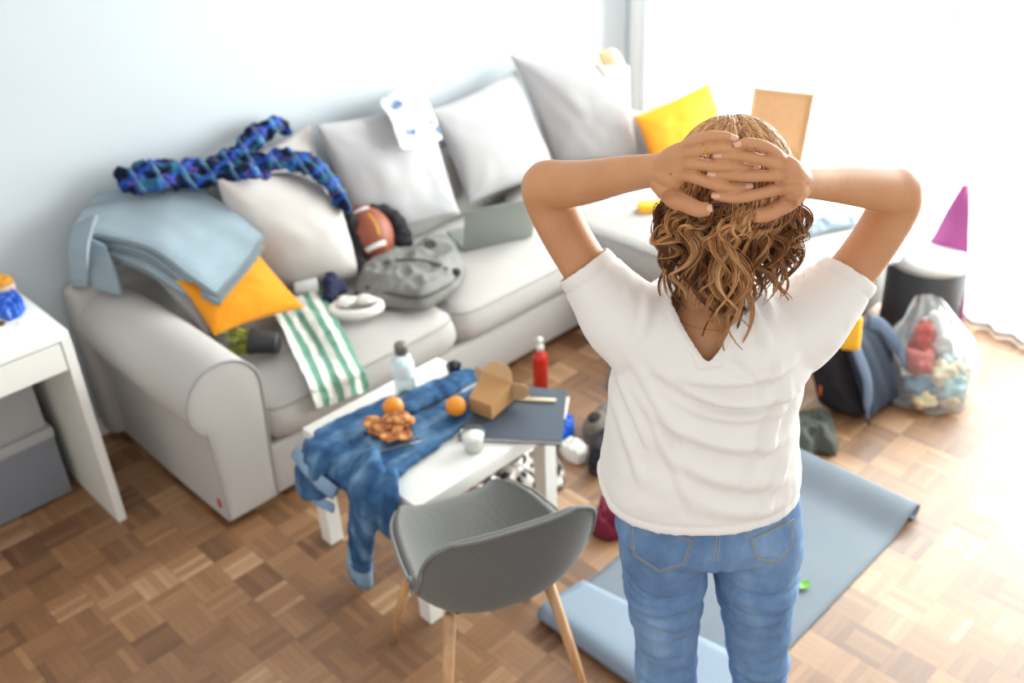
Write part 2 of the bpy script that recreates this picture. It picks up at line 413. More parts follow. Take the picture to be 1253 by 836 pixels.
def seat(x0, x1, y0, y1, z0, z1, crown, name, nx=30, ny=24, seed=0):
    """upholstered seat cushion: crowned top, bulging front, rounded underside; returns piping loop"""
    mb = MB(); cx, cy = (x0+x1)/2, (y0+y1)/2; hx, hy = (x1-x0)/2, (y1-y0)/2; r = .035
    N = 14; rings = []
    prof = [(0, 1.0), (.5, 1.0), (.8, .985), (1.0, .93)]
    # ring family from top centre to the border to the bottom
    lv = []
    for k in range(9): lv.append((k/8, 'top'))
    for k in range(1, 7): lv.append((k/6, 'side'))
    for k in range(1, 4): lv.append((1-k/3, 'bot'))
    def ring(s, ex=11.0):
        out = []
        for k in range(96):
            a = 2*PI*k/96; c, d = math.cos(a), math.sin(a)
            q = (abs(c)**ex+abs(d)**ex)**(-1/ex); out.append((c*q*s, d*q*s))
        return out
    V = []
    for s, ty in lv:
        for (a, b) in ring(1):
            if ty == 'top':
                x, y = a*s, b*s; h = z1+crown*(1-abs(x)**3)*(1-abs(y)**3)+.004*noise.noise(Vector((x*3+seed, y*3, 1)))
                V.append((cx+x*hx, cy+y*hy, h))
            elif ty == 'side':
                bul = .016*math.sin(PI*s)-.012*max(0, s-.8)*5
                V.append((cx+a*(hx-.0)+a*bul, cy+b*hy+b*bul, z1+(z0-z1)*s))
            else:
                V.append((cx+a*hx*s*.98, cy+b*hy*s*.98, z0))
    n = len(lv); Fs = [(i*96+k, (i+1)*96+k, (i+1)*96+(k+1) % 96, i*96+(k+1) % 96) for i in range(n-1) for k in range(96)]
    mb.add(V, Fs); o = mb.obj(name, SOFA_F, sofa, weld=.0003)
    pts = [(cx+a*(hx+.003), cy+b*(hy+.003), z1-.004) for a, b in ring(1)]
    MB().tube(pts, .0038, 6, closed=True).obj('piping', pipe_m, o)
    return o
seat(1.262, 2.098, SY-.01, 3.2, .24, .375, .05, 'seat_cushion', seed=1)
seat(2.106, 2.945, SY-.01, 3.2, .24, .375, .055, 'seat_cushion', seed=2)
seat(2.952, 3.83, 1.655, 3.2, .25, .405, .04, 'chaise_cushion', seed=3)
fm = plain('sofa_foot_plastic', (30, 28, 27), rough=.5)
for x, y in ((1.12, 2.62), (1.12, 3.3), (2.5, 2.62), (3.0, 1.75), (3.75, 1.75), (3.75, 3.3)):
    MB().lathe([(.025, .001), (.03, .04)], 16, (x, y, 0)).obj('foot', fm, sofa)
# little red fabric tag stitched on the arm
MB().box((1.043, 2.56, .085), (1.047, 2.575, .12), .001).obj('sewn_tag', plain('red_tag', (190, 40, 40), rough=.8), sofa)
SOFA_PARTS = [o for o in sofa.children]
# ================================================================== COFFEE TABLE
tx, ty, tl = 1.236, 1.722, .55
tbl = thing('coffee_table', 'square white coffee table in front of the grey sofa', 'table', (tx+tl/2, ty+tl/2, 0))
mb = MB(); mb.box((tx, ty, .40), (tx+tl, ty+tl, .45), .002, 2); TTOP = mb.obj('tabletop', white_lac, tbl, sharp=30)
for a, b in ((0, 0), (1, 0), (0, 1), (1, 1)):
    x0 = tx+a*(tl-.05); y0 = ty+b*(tl-.05); MB().box((x0, y0, 0), (x0+.05, y0+.05, .4), .0015, 1).obj('leg', white_lac, tbl, sharp=30)
# ================================================================== DESK
dx, dy = .835, 2.855
desk = thing('desk', 'white desk with a shallow drawer against the wall left of the sofa', 'desk', (dx-.5, dy+.25, 0))
DX0 = dx-1.05; DB = WY-.02
mb = MB(); mb.box((DX0, dy, .722), (dx, DB, .75), .002, 2); DTOP = mb.obj('desktop', white_lac, desk, sharp=30)
MB().box((dx-.03, dy, 0), (dx, DB, .721), .0015, 1).obj('side_panel', white_lac, desk, sharp=30)
MB().box((DX0, dy, 0), (DX0+.03, DB, .721), .0015, 1).obj('side_panel', white_lac, desk, sharp=30)
MB().box((DX0+.03, DB-.02, .35), (dx-.03, DB-.005, .72), .001, 1).obj('back_panel', white_lac, desk, sharp=30)
dr = MB().box((DX0+.034, dy+.001, .622), (dx-.034, dy+.017, .717), .0015, 1).obj('drawer', white_lac, desk, sharp=30)
mb = MB(); mb.box((DX0+.05, dy+.017, .63), (dx-.05, dy+.4, .64)); mb.box((DX0+.05, dy+.017, .64), (DX0+.06, dy+.4, .7)); mb.box((dx-.06, dy+.017, .64), (dx-.05, dy+.4, .7)); mb.obj('drawer_box', white_lac, dr, smooth=False)
# ================================================================== CHAIR
CH_F = fabric('chair_fabric', (104, 104, 101), var=.22, scale=520, bump=.5, sheen=.2)
wood = NT('light_beech'); tcw = wood.add('ShaderNodeTexCoord').outputs['Object']; mp = wood.add('ShaderNodeMapping'); mp.inputs['Scale'].default_value = (40, 40, 3); wood.l(tcw, mp.inputs[0])
gnn = wood.noise(2, 5, mp.outputs[0]); wood.l(wood.ramp(gnn, ((.3, lin((188, 140, 96))), (.7, lin((214, 172, 128))))), wood.b.inputs['Base Color']); wood.b.inputs['Roughness'].default_value = .45; WOOD = wood.m
CC = np.array([1.225, 1.455]); cfw = np.array([.385, .923]); crt = np.array([.923, -.385])
chair = thing('shell_chair', 'grey upholstered shell chair with tapered beech legs, pulled up to the coffee table', 'chair', (CC[0], CC[1], 0), math.atan2(-crt[0]*0+crt[1], crt[0]))
def shell_mb():
    # v: 0 front lip .. 1 top of the back ; local x right, y forward
    P = [(.225, .380, .09), (.246, .402, .120), (.244, .428, .150), (.215, .442, .182), (.13, .444, .218), (0, .436, .236), (-.12, .436, .240), (-.195, .456, .242), (-.238, .525, .243), (-.257, .61, .240), (-.267, .68, .234), (-.272, .73, .214), (-.274, .758, .165)]
    S = spline(P, 40); n = len(S); m = 33; G = np.zeros((n, m, 3))
    for i, (y, z, hw) in enumerate(S):
        k = i/(n-1)
        t = S[min(i+1, n-1)]-S[max(i-1, 0)]; tt = np.array([t[0], t[1]]); tt /= np.linalg.norm(tt); nr = np.array([tt[1], -tt[0]])*1.0
        # inward side normal: up on the seat, forward on the back
        if nr[1] < 0 and k < .5: nr = -nr
        nin = np.array([tt[1], -tt[0]]);
        nin = nin if (nin[0] > 0 or nin[1] > 0) else -nin
        curl = .014+.095*math.exp(-((k-.50)/.20)**2)+.025*(k > .5)*(1-max(0, (k-.8)*5))
        for j in range(m):
            u = -1+2*j/(m-1); a = abs(u)**2.6*curl
            G[i, j] = (hw*math.sin(u*PI/2*.999)*(1-.0*a) if False else hw*u*(1-.10*abs(u)**4), y+nin[0]*a, z+nin[1]*a)
    return G
G = shell_mb(); mb = MB(); mb.grid(G); o = mb.obj('shell', CH_F, chair, local=True)
mod_mesh(o, [('SMOOTH', dict(factor=.5, iterations=3)), ('SOLIDIFY', dict(thickness=.022, offset=-1)), ('SUBSURF', dict(levels=1, render_levels=1))])
bnd = list(G[0, ::1])+list(G[1:, -1])+list(G[-1, ::-1][1:])+list(G[::-1, 0][1:-1])
MB().tube(np.array(bnd)+np.array([0, 0, 0]), .0045, 6, closed=True).obj('seam_piping', fabric('chair_piping', (122, 122, 120), var=.1, scale=500), chair, local=True)
for sx, sy, fx, fy in ((-.13, .14, -.215, .235), (.13, .14, .215, .235), (-.13, -.125, -.205, -.215), (.13, -.125, .205, -.215)):
    MB().tube([(sx, sy, .418), (sx+(fx-sx)*.5, sy+(fy-sy)*.5, .22), (fx, fy, .003)], [.0155, .0135, .0095], 16, up=(1, 0, 0)).obj('leg', WOOD, chair, local=True)
mb = MB(); mb.box((-.13, -.12, .402), (.13, .16, .412), .004, 2); mb.obj('under_seat_plate', plain('black_steel', (28, 28, 30), rough=.5, metal=.3), chair, local=True, sharp=40)
# ================================================================== BOXES UNDER THE DESK
bgrey = plain('grey_board', (128, 134, 142), rough=.7, var=.03); lgrey = plain('pale_grey_board', (176, 180, 182), rough=.7, var=.03)
q = W(89.4, 601.8, z=0)
b1 = thing('storage_box', 'dark grey lidded storage box on the floor under the desk', 'box', (q[0]-.2, q[1]+.16, 0))
BX = q[0]; BY = q[1]
MB().box((BX-.42, BY, .004), (BX, BY+.33, .26), .004, 2).obj('box_body', bgrey, b1, sharp=30)
MB().box((BX-.425, BY-.004, .245), (BX+.004, BY+.334, .285), .004, 2).obj('lid', lgrey, b1, sharp=30)
b2 = thing('storage_box', 'pale grey storage box under the desk, stacked on the darker grey box', 'box', (BX-.21, BY+.16, .286))
MB().box((BX-.43, BY+.01, .2865), (BX-.01, BY+.32, .54), .004, 2).obj('box_body', lgrey, b2, sharp=30)
MB().box((BX-.434, BY+.006, .51), (BX-.006, BY+.324, .55), .004, 2).obj('lid', lgrey, b2, sharp=30)
# ================================================================== tools for soft things
def up_grid(Pc, n, m):
    """Catmull-Rom upsampling of a control grid"""
    Pc = np.array(Pc, float); A = np.array([spline(r, m) for r in Pc]); return np.array([spline(A[:, j], n) for j in range(m)]).transpose(1, 0, 2)
def PX(rows):
    """rows of (u, v, 'y', val) -> control points"""
    return [[W(c[0], c[1], **{c[2]: c[3]}) for c in r] for r in rows]
def patch(name, rows, mat, n=40, m=40, wr=.006, sc=14, th=.004, seed=0, label=None, cat=None, group=None, parent=None, uvs=(1, 1), lift=0, fold=None):
    X = up_grid(PX(rows), n, m)
    du = np.gradient(X, axis=0); dv = np.gradient(X, axis=1); N = np.cross(du, dv); N /= np.linalg.norm(N, axis=2, keepdims=True)+1e-9
    if (N[..., 2].mean() < 0): N = -N
    for i in range(n):
        for j in range(m):
            p = X[i, j]; w_ = noise.fractal(Vector((p[0]*sc+seed, p[1]*sc, p[2]*sc-seed)), .8, 2, 3)
            r_ = 1-abs(noise.noise(Vector((p[0]*sc*.9+seed*2, p[1]*sc*.9, p[2]*sc*.9))))*2
            X[i, j] = p+N[i, j]*(wr*(w_*.6+r_*.6)+lift+(fold(i/(n-1), j/(m-1)) if fold else 0))
    return cloth_obj(name, X, mat, parent, th, 1, uvs, label, cat, group)
def mound(poly, z0, h, name, mat, label=None, cat=None, group=None, wr=.012, sc=12, seed=0, q=.5, parent=None, flatb=True, top=None, rings=26, seg=88):
    """crumpled soft heap: footprint polygon (world xy), crest height h, ridged folds"""
    P = np.array([list(p)[:2] for p in poly]); P = np.vstack([P, P[:1]]); k = np.linspace(0, len(P)-1, seg+1)[:-1]
    S = spline(np.vstack([P]), seg+1)[:-1] if False else np.array([P[int(t)]*(1-(t % 1))+P[int(t)+1]*(t % 1) for t in k])
    for _ in range(3): S = (np.roll(S, 1, 0)+2*S+np.roll(S, -1, 0))/4
    c = S.mean(0) if top is None else np.array(top[:2]); mb = MB(); V = []; zz = (lambda x, y: z0) if not callable(z0) else z0
    for i in range(rings+1):
        s = i/rings
        for a in range(seg):
            x, y = c+(S[a]-c)*s
            hh = h*(1-s**2.6)**q
            r_ = 1-abs(noise.noise(Vector((x*sc+seed*5, y*sc, seed))))*2.2; r2 = 1-abs(noise.noise(Vector((x*sc*2.3+seed, y*sc*2.3, 3+seed))))*2
            e = min(1, (1-s)*6)
            V.append((x+(noise.noise(Vector((y*30, x*30, seed)))*.004 if s > .8 else 0), y, zz(x, y)+hh+wr*e*(r_*.9+r2*.4)+.003))
    F = [(i*seg+a, (i+1)*seg+a, (i+1)*seg+(a+1) % seg, i*seg+(a+1) % seg) for i in range(rings) for a in range(seg)]
    k0 = len(V)
    for i in (1, 2):
        for a in range(seg):
            x, y = c+(S[a]-c)*(1-.08*i); V.append((x, y, zz(x, y)+.001))
    F += [(rings*seg+a, k0+a, k0+(a+1) % seg, rings*seg+(a+1) % seg) for a in range(seg)]+[(k0+a, k0+seg+a, k0+seg+(a+1) % seg, k0+(a+1) % seg) for a in range(seg)]+[tuple(k0+seg+a for a in range(seg))]
    mb.add(V, F); o = mb.obj(name, mat, parent, weld=.0002)
    if label: tag(o, label, cat, group)
    return o
def heap(pxs, z, h, name, mat, label, cat, **k):
    return mound([W(u, v, z=z) for u, v in pxs], z if 'zf' not in k else k.pop('zf'), h, name, mat, label, cat, **k)
def softbody(mb, name, mat, parent=None, voxel=.006, smooth=6, wr=.006, sc=16, seed=0, label=None, cat=None, group=None, fn=None):
    o = mb.obj(name, mat, parent); mod_mesh(o, [('REMESH', dict(mode='VOXEL', voxel_size=voxel)), ('SMOOTH', dict(factor=.5, iterations=smooth))])
    def f(a):
        r_ = np.array([1-abs(noise.noise(Vector((p[0]*sc+seed, p[1]*sc, p[2]*sc))))*2.2 for p in a]); r2 = np.array([noise.noise(Vector((p[0]*sc*2.6, p[1]*sc*2.6+seed, p[2]*sc*2.6))) for p in a])
        return wr*(r_*.6+r2*.5)
    if wr: displace(o, f)
    if fn: displace(o, fn)
    if label: tag(o, label, cat, group)
    return o
# ================================================================== CUSHIONS ON THE SOFA
GREY = fabric('cushion_grey', (180, 178, 180), var=.05, scale=600, bump=.3)
GREY2 = fabric('cushion_dark_grey', (150, 145, 143), var=.06, scale=600, bump=.3)  # cushion cover of a darker grey cloth
PALE = fabric('cushion_pale', (194, 188, 184), var=.04, scale=600, bump=.3)
YEL = fabric('cushion_mustard', (226, 144, 30), var=.06, scale=600, bump=.3)
def cush(cs, t, mat, label, seed=0, **k):
    C4 = [W(c[0], c[1], **{c[2]: c[3]}) for c in cs]; return tag(pillow(C4, t, seed=seed, **k).obj('cushion', mat, weld=.0004), label, 'cushion', k.get('group'))
PE = cush([(262, 205, 'y', 3.31), (380, 152, 'y', 3.33), (425, 300, 'z', .45), (290, 345, 'z', .45)], .09, PALE, 'pale cushion against the wall, mostly hidden behind the blue plaid shirt', 5)
PAc = cush([(386, 152, 'y', 3.27), (524, 121, 'y', 3.27), (563, 262, 'z', .44), (440, 302, 'z', .44)], .15, GREY, 'light grey square back cushion with the white and navy cloth hung over its top', 1)
PBc = cush([(525, 135, 'y', 3.27), (632, 84, 'y', 3.27), (684, 214, 'z', .44), (572, 250, 'z', .44)], .15, GREY, 'light grey back cushion without anything on it, in the middle of the row', 2)
PCc = cush([(624, 67, 'y', 3.26), (770, 80, 'z', .92), (782, 195, 'z', .45), (678, 204, 'z', .45)], .15, GREY, 'large grey back cushion in the sofa corner with the straw hat on top', 3)
PDc = cush([(266, 220, 'y', 3.10), (398, 208, 'y', 3.18), (437, 338, 'z', .45), (318, 352, 'z', .47)], .21, PALE, 'pale plump cushion in front of the others, behind the football', 4, wr=.003, pinch=-.02, power=.36)
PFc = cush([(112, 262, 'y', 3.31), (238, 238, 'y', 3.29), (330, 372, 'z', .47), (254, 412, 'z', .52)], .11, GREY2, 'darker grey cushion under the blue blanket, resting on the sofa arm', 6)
PYc = cush([(212, 340, 'z', .71), (308, 300, 'z', .68), (373, 376, 'z', .50), (262, 412, 'z', .53)], .10, YEL, 'mustard yellow cushion half under the light blue blanket', 7)
PYr = cush([(775, 143, 'y', 2.83), (868, 100, 'y', 2.70), (905, 175, 'y', 2.72), (800, 215, 'y', 2.83)], .13, YEL, 'mustard yellow cushion standing on the chaise left of the cork board', 8)
# ================================================================== BLUE BLANKET: a folded stack sagging over the cushions
t = NT('blue_knit'); uv = t.add('ShaderNodeTexCoord').outputs['UV']; wv = t.add('ShaderNodeTexWave'); wv.inputs['Scale'].default_value = 13; wv.inputs['Distortion'].default_value = .3; t.l(uv, wv.inputs[0])
t.l(t.mix(wv.outputs['Fac'], lin((136, 168, 188)), lin((206, 224, 232))), t.b.inputs['Base Color']); t.b.inputs['Roughness'].default_value = .95; t.b.inputs['Sheen Weight'].default_value = .3; t.bump(wv.outputs['Fac'], 1.0, .006); KNIT = t.m
blk = thing('folded_blanket', 'light blue ribbed knit blanket folded in layers over the cushions by the sofa arm', 'blanket', (1.35, 3.1, .6))
BR0 = [[(118, 243, 'y', 3.33), (170, 229, 'y', 3.31), (225, 226, 'y', 3.26), (276, 252, 'y', 3.13), (322, 290, 'y', 2.985)],
       [(102, 262, 'y', 3.30), (150, 256, 'y', 3.26), (208, 264, 'y', 3.15), (258, 296, 'y', 3.03), (298, 324, 'y', 2.93)],
       [(90, 285, 'y', 3.26), (126, 284, 'y', 3.19), (182, 300, 'y', 3.07), (228, 332, 'y', 2.96), (266, 356, 'y', 2.87)]]
for k in (2, 1, 0):
    rows = [[(u+(-1, 1, -2)[k]*1.0, v+(0, 8, 16)[k]*(1 if i == 2 else .45), 'y', y+(0, .004, .008)[k]) for (u, v, _, y) in r] for i, r in enumerate(BR0)]
    X = up_grid(PX(rows), 34, 56)
    for i in range(34):
        for j in range(56):
            a, b = i/33, j/55
            X[i, j] += np.array([0, -.5, .8])*(.010*math.sin(b*9+k*2+a*2)*a+.008*noise.noise(Vector((a*4, b*5, k*3)))) - np.array([0, -.5, .8])*(.024*k)
            if a > .9: X[i, j] += np.array([0, .25, -1])*.012*((a-.9)/.1)**2
    X[..., 1] = np.minimum(X[..., 1], 3.38)
    ob = cloth_obj('blanket_layer', X, KNIT, blk, .021, 1, (.9, 1.5))
    edge = list(X[-1, ::2])+list(X[::-2, -1]); MB().tube(edge, .0115, 8).obj('folded_edge', KNIT, ob)
# hanging folded end over the arm
for k, (rows) in enumerate(([[(92, 278, 'x', 1.06), (118, 262, 'x', 1.10)], [(86, 310, 'x', 1.02), (108, 300, 'x', 1.05)], [(90, 350, 'x', 1.03), (108, 348, 'x', 1.06)]], [[(104, 290, 'x', 1.08), (128, 300, 'x', 1.12)], [(110, 322, 'x', 1.07), (140, 330, 'x', 1.12)], [(114, 352, 'x', 1.07), (150, 360, 'x', 1.13)]])):
    patch('hanging_fold', rows, KNIT, 22, 16, .003, 14, .018, 3+k, parent=blk, uvs=(.8, .5))
# ================================================================== PLAID SHIRT
t = NT('blue_plaid'); tc = t.add('ShaderNodeTexCoord').outputs['Object']; mp = t.add('ShaderNodeMapping'); mp.inputs['Rotation'].default_value = (.4, .3, .5); t.l(tc, mp.inputs[0]); sp = t.add('ShaderNodeSeparateXYZ'); t.l(mp.outputs[0], sp.inputs[0])
col = lin((24, 58, 118))
for ax, per, off, wd, c, f in ((0, .07, 0, .35, (10, 14, 34), .85), (1, .07, .2, .35, (10, 14, 34), .8), (2, .07, .1, .3, (12, 18, 40), .8), (0, .07, .6, .2, (60, 130, 180), .45), (1, .07, .75, .18, (70, 150, 180), .35), (2, .07, .55, .22, (40, 84, 190), .5), (0, .07, .45, .04, (190, 205, 180), .5), (1, .07, .5, .05, (120, 90, 190), .6)):
    fr = t.math('FRACT', t.math('ADD', t.math('DIVIDE', sp.outputs[ax], per), off)); col = t.mix(t.math('MULTIPLY', t.math('LESS_THAN', fr, wd), f), col, lin(c))
t.l(col, t.b.inputs['Base Color']); t.b.inputs['Roughness'].default_value = .85; t.b.inputs['Specular IOR Level'].default_value = .2; PLAID = t.m
def pxt(mb, pts, seg=14, n=34, up=(0, 0, 1)):
    S = spline([list(W(p[0], p[1], **{p[2]: p[3]}))+list(p[4:6]) for p in pts], n); mb.tube(S[:, :3], [(a, b) for a, b in S[:, 3:5]], seg, up=up)
mb = MB()
pxt(mb, [(146, 218, 'y', 3.30, .02, .028), (165, 212, 'y', 3.28, .030, .040), (200, 210, 'y', 3.26, .030, .046), (240, 206, 'y', 3.24, .026, .040), (285, 204, 'y', 3.22, .028, .045), (330, 196, 'y', 3.17, .026, .052), (366, 196, 'y', 3.10, .024, .056), (398, 216, 'y', 3.05, .022, .044), (424, 256, 'y', 3.03, .014, .022)])
pxt(mb, [(240, 208, 'y', 3.24, .016, .03), (275, 196, 'y', 3.26, .022, .036), (303, 176, 'y', 3.29, .026, .036), (322, 160, 'y', 3.31, .028, .034), (340, 154, 'y', 3.32, .022, .022), (352, 160, 'y', 3.32, .014, .016)])
pxt(mb, [(150, 226, 'y', 3.27, .02, .02), (185, 224, 'y', 3.22, .022, .03), (215, 220, 'y', 3.2, .02, .03), (250, 222, 'y', 3.18, .012, .03), (300, 210, 'y', 3.08, .012, .03), (326, 212, 'y', 3.04, .010, .022)])
plaid = softbody(mb, 'plaid_shirt', PLAID, voxel=.006, smooth=2, wr=.024, sc=17, seed=2, label='blue and black plaid shirt crumpled along the tops of the left cushions', cat='shirt')
# ================================================================== WHITE AND NAVY CLOTH ON THE CUSHION
t = NT('white_navy_cloth'); n_ = t.noise(9, 2); t.l(t.ramp(n_, ((.54, lin((232, 234, 236))), (.62, lin((96, 116, 156))))), t.b.inputs['Base Color']); t.b.inputs['Roughness'].default_value = .85; WN = t.m
patch('draped_cloth', [[(478, 116, 'y', 3.34), (500, 108, 'y', 3.34), (518, 116, 'y', 3.34)], [(466, 126, 'y', 3.24), (492, 116, 'y', 3.24), (522, 122, 'y', 3.22)], [(478, 146, 'y', 3.15), (503, 142, 'y', 3.14), (530, 140, 'y', 3.14)], [(484, 164, 'y', 3.12), (510, 162, 'y', 3.11), (537, 158, 'y', 3.11)], [(490, 182, 'y', 3.11), (514, 181, 'y', 3.10), (541, 170, 'y', 3.10)]], WN, 36, 26, .006, 20, .004, 1, label='small white cloth with navy patches draped over the top of a grey back cushion', cat='cloth')
# ================================================================== FOOTBALL
fc = W(453, 286, z=.545); a_ = W(434, 251, z=.66)-W(473, 320, z=.44); ax = np.array([a_[0]*.2-.05, .05, .30]); 
e1 = W(434, 252, b=wb) if False else None
# long axis lies in the image plane, tipped up to the left
axis = cR*(-.42)+cD*(-.88)+cF*.18; axis /= np.linalg.norm(axis)
side = np.cross(axis, cF); side /= np.linalg.norm(side); nrm_ = np.cross(side, axis)
FR = Matrix((side, nrm_, axis)).transposed()
t = NT('football_leather'); t.b.inputs['Base Color'].default_value = lin((142, 72, 46)); t.b.inputs['Roughness'].default_value = .5; vo = t.add('ShaderNodeTexVoronoi'); vo.inputs['Scale'].default_value = 260; t.l(t.add('ShaderNodeTexCoord').outputs['Object'], vo.inputs[0]); t.bump(vo.outputs['Distance'], .4, .001); LEA = t.m
ball = thing('american_football', 'brown american football with white stripes leaning against the pale cushion', 'ball', fc)
def fprof(t_): return .092*(max(0, 1-abs(t_)**2.0))**.72
HL = .132
mb = MB(); mb.lathe([(fprof(t_)*1., t_*HL) for t_ in np.linspace(-1, 1, 33)], 40, fc, FR.to_4x4()); mb.obj('ball_body', LEA, ball, weld=.0005)
whitep = plain('white_paint', (232, 232, 228), rough=.6, var=.01); 
def on_ball(t_, ang, off=.0006):
    r = fprof(t_)+off; return fc+np.array(FR @ Vector((r*math.cos(ang), r*math.sin(ang), t_*HL)))
vang = None
best = min(np.linspace(0, 2*PI, 73), key=lambda a: (on_ball(0, a)-C0)@cF)
for t0 in (-.66, .60):
    G_ = np.array([[on_ball(t0+.13*i/4-.0, best-.75+1.35*j/20, .0012) for j in range(21)] for i in range(5)]); MB().grid(G_).obj('stripe', whitep, ball)
yel = plain('yellow_print', (226, 170, 50), rough=.6, var=.02)
for k in range(9):
    t0 = -.34+k*.085; G_ = np.array([[on_ball(t0+.055*i/2, best-.52+.10*j/3-.012*k+.002*k*k, .0012) for j in range(4)] for i in range(3)]); MB().grid(G_).obj('print_mark', yel, ball)
for k in range(6):
    t0 = -.28+k*.1; G_ = [on_ball(t0, best+1.05+.22*j/6, .003) for j in range(7)]; MB().tube(G_, .0022, 6).obj('lace', whitep, ball)
MB().tube([on_ball(t_, best+1.16, .003) for t_ in np.linspace(-.34, .3, 12)], .0022, 6).obj('lace', whitep, ball)
# ================================================================== DARK CLOTHS, GREY BAG, CUP, SOCKS
blackc = plain('black_cloth', (30, 28, 32), rough=.9, bump=.4, bscale=200, bdist=.001); navyc = plain('navy_cloth', (38, 42, 72), rough=.9, bump=.4, bscale=200, bdist=.001)
mb = MB()
pxt(mb, [(455, 256, 'y', 3.14, .02, .02), (475, 262, 'y', 3.12, .03, .035), (488, 280, 'y', 3.08, .035, .040), (494, 296, 'y', 3.02, .02, .035), (500, 300, 'y', 2.98, .012, .02)])
pxt(mb, [(418, 250, 'y', 3.10, .014, .02), (432, 275, 'y', 3.08, .02, .03), (436, 310, 'y', 3.04, .02, .03), (430, 332, 'y', 3.00, .02, .03)])
softbody(mb, 'black_garment', blackc, voxel=.006, smooth=3, wr=.012, sc=24, seed=5, label='crumpled black garment tucked behind the football', cat='clothing')
mb = MB(); pxt(mb, [(404, 338, 'z', .50, .02, .022), (406, 352, 'z', .48, .026, .028), (402, 368, 'z', .455, .018, .022)]); pxt(mb, [(412, 345, 'z', .49, .015, .02), (420, 358, 'z', .46, .014, .018)])
softbody(mb, 'navy_garment', navyc, voxel=.005, smooth=3, wr=.012, sc=26, seed=8, label='small crumpled navy cloth beside the white coiled cloth on the seat', cat='clothing')
t = NT('grey_canvas'); n_ = t.noise(12, 3); t.l(t.ramp(n_, ((.3, lin((112, 111, 106))), (.7, lin((132, 131, 126))))), t.b.inputs['Base Color']); t.b.inputs['Roughness'].default_value = .8; t.bump(t.noise(500, 2), .3, .0006); CANV = t.m
bag = thing('canvas_bag', 'grey canvas bag slumped on the seat between the football and the laptop', 'bag', W(500, 345, z=.44))
poly = [(432, 350), (440, 330), (470, 312), (500, 300), (535, 284), (558, 290), (571, 322), (560, 345), (520, 372), (480, 368), (445, 362)]
ZB = .435
bag_b = mound([W(u, v+8, z=ZB) for u, v in poly], ZB-.01, .060, 'bag_body', CANV, wr=.030, sc=6.5, seed=3, q=.42, parent=bag, rings=36, seg=120)
def ray_on(objs, u, v):
    o_ = Vector(C0); d = Vector(cF+(u-626.5)/FPX*cR+(v-418)/FPX*cD); best_ = None
    for o in objs:
        a = verts_np(o.data); mw = np.array(o.matrix_world); a = a@mw[:3, :3].T+mw[:3, 3]
        h = BVHTree.FromPolygons([Vector(p) for p in a], [tuple(p.vertices) for p in o.data.polygons]).ray_cast(o_, d)
        if h[0] is not None and (best_ is None or (h[0]-o_).length < best_[1]): best_ = (np.array(h[0]), (h[0]-o_).length, np.array(h[1]))
    return best_
darkg = plain('opening_shade_paint', (38, 34, 32), rough=.9)  # dark colour that stands in for the shade inside hollows
h = ray_on([bag_b], 527, 300)
if h:
    n_ = Vector(h[2]); Rm = n_.to_track_quat('Z', 'Y').to_matrix().to_4x4(); MB().lathe([(.010, .001), (.020, .004), (.026, .002), (.024, -.002)], 24, h[0], Rm).obj('eyelet', plain('dark_rubber', (60, 60, 58), rough=.6), bag)
for pth in ([(448, 352), (480, 360), (515, 364), (545, 352), (563, 335)], [(470, 322), (500, 318), (530, 322), (548, 330)]):
    Q = [ray_on([bag_b], u, v) for u, v in pth]; Q = [q_[0]+np.array([0, 0, .003]) for q_ in Q if q_]
    if len(Q) > 2: MB().tube(spline(Q, 24), [(.003, .009)]*24, 8, up=(0, 0, 1)).obj('strap', plain('strap_webbing', (70, 68, 64), rough=.8), bag)
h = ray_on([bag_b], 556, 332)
if h: MB().ball(h[0]+np.array([0, 0, -.004]), (.026, .022, .014), 16, 10).obj('bag_mouth_shade', darkg, bag)  # dark ball painted as the shade in the bag's mouth, no real hole
# white cup lying down
cc = W(375, 352, z=.47); cupm = plain('white_ceramic', (232, 236, 236), rough=.3, var=.01)
Rm = Matrix.Rotation(math.radians(90), 4, 'Y'); Rz = Matrix.Rotation(-.55, 4, 'Z')
tag(MB().lathe([(.0, -.045), (.026, -.045), (.029, -.04), (.034, .045), (.031, .045), (.026, -.036), (0, -.036)], 28, cc, Rz @ Rm).obj('paper_cup', cupm, sharp=50), 'white paper cup lying on its side behind the yellow cushion', 'cup')
# coiled white cloth
wc = W(436, 378, z=.455); knitw = plain('white_terry', (226, 222, 216), rough=.95, bump=.6, bscale=150, bdist=.003)
mb = MB(); rt, gt = np.array([.80, -.6, 0]), np.array([.6, .80, 0])
mb.tube([wc+rt*.088*math.cos(a)+gt*.055*math.sin(a)+np.array([0, 0, .004]) for a in np.linspace(0, 2*PI, 41)[:-1]], .018, 12, closed=True)
for s, sz in ((-1, .026), (1, .022)):
    c_ = wc+rt*.036*s+gt*.012+np.array([0, 0, .018]); mb.tube([c_+rt*(sz*math.cos(a)*(1-.05*a))+gt*(sz*.8*math.sin(a)*(1-.05*a))+np.array([0, 0, .002*a]) for a in np.linspace(0, 9.5, 34)], .0125, 10)
softbody(mb, 'coiled_cloth', knitw, voxel=.005, smooth=2, wr=.002, sc=40, label='white towelling band coiled into two loops on the front of the seat', cat='towel')
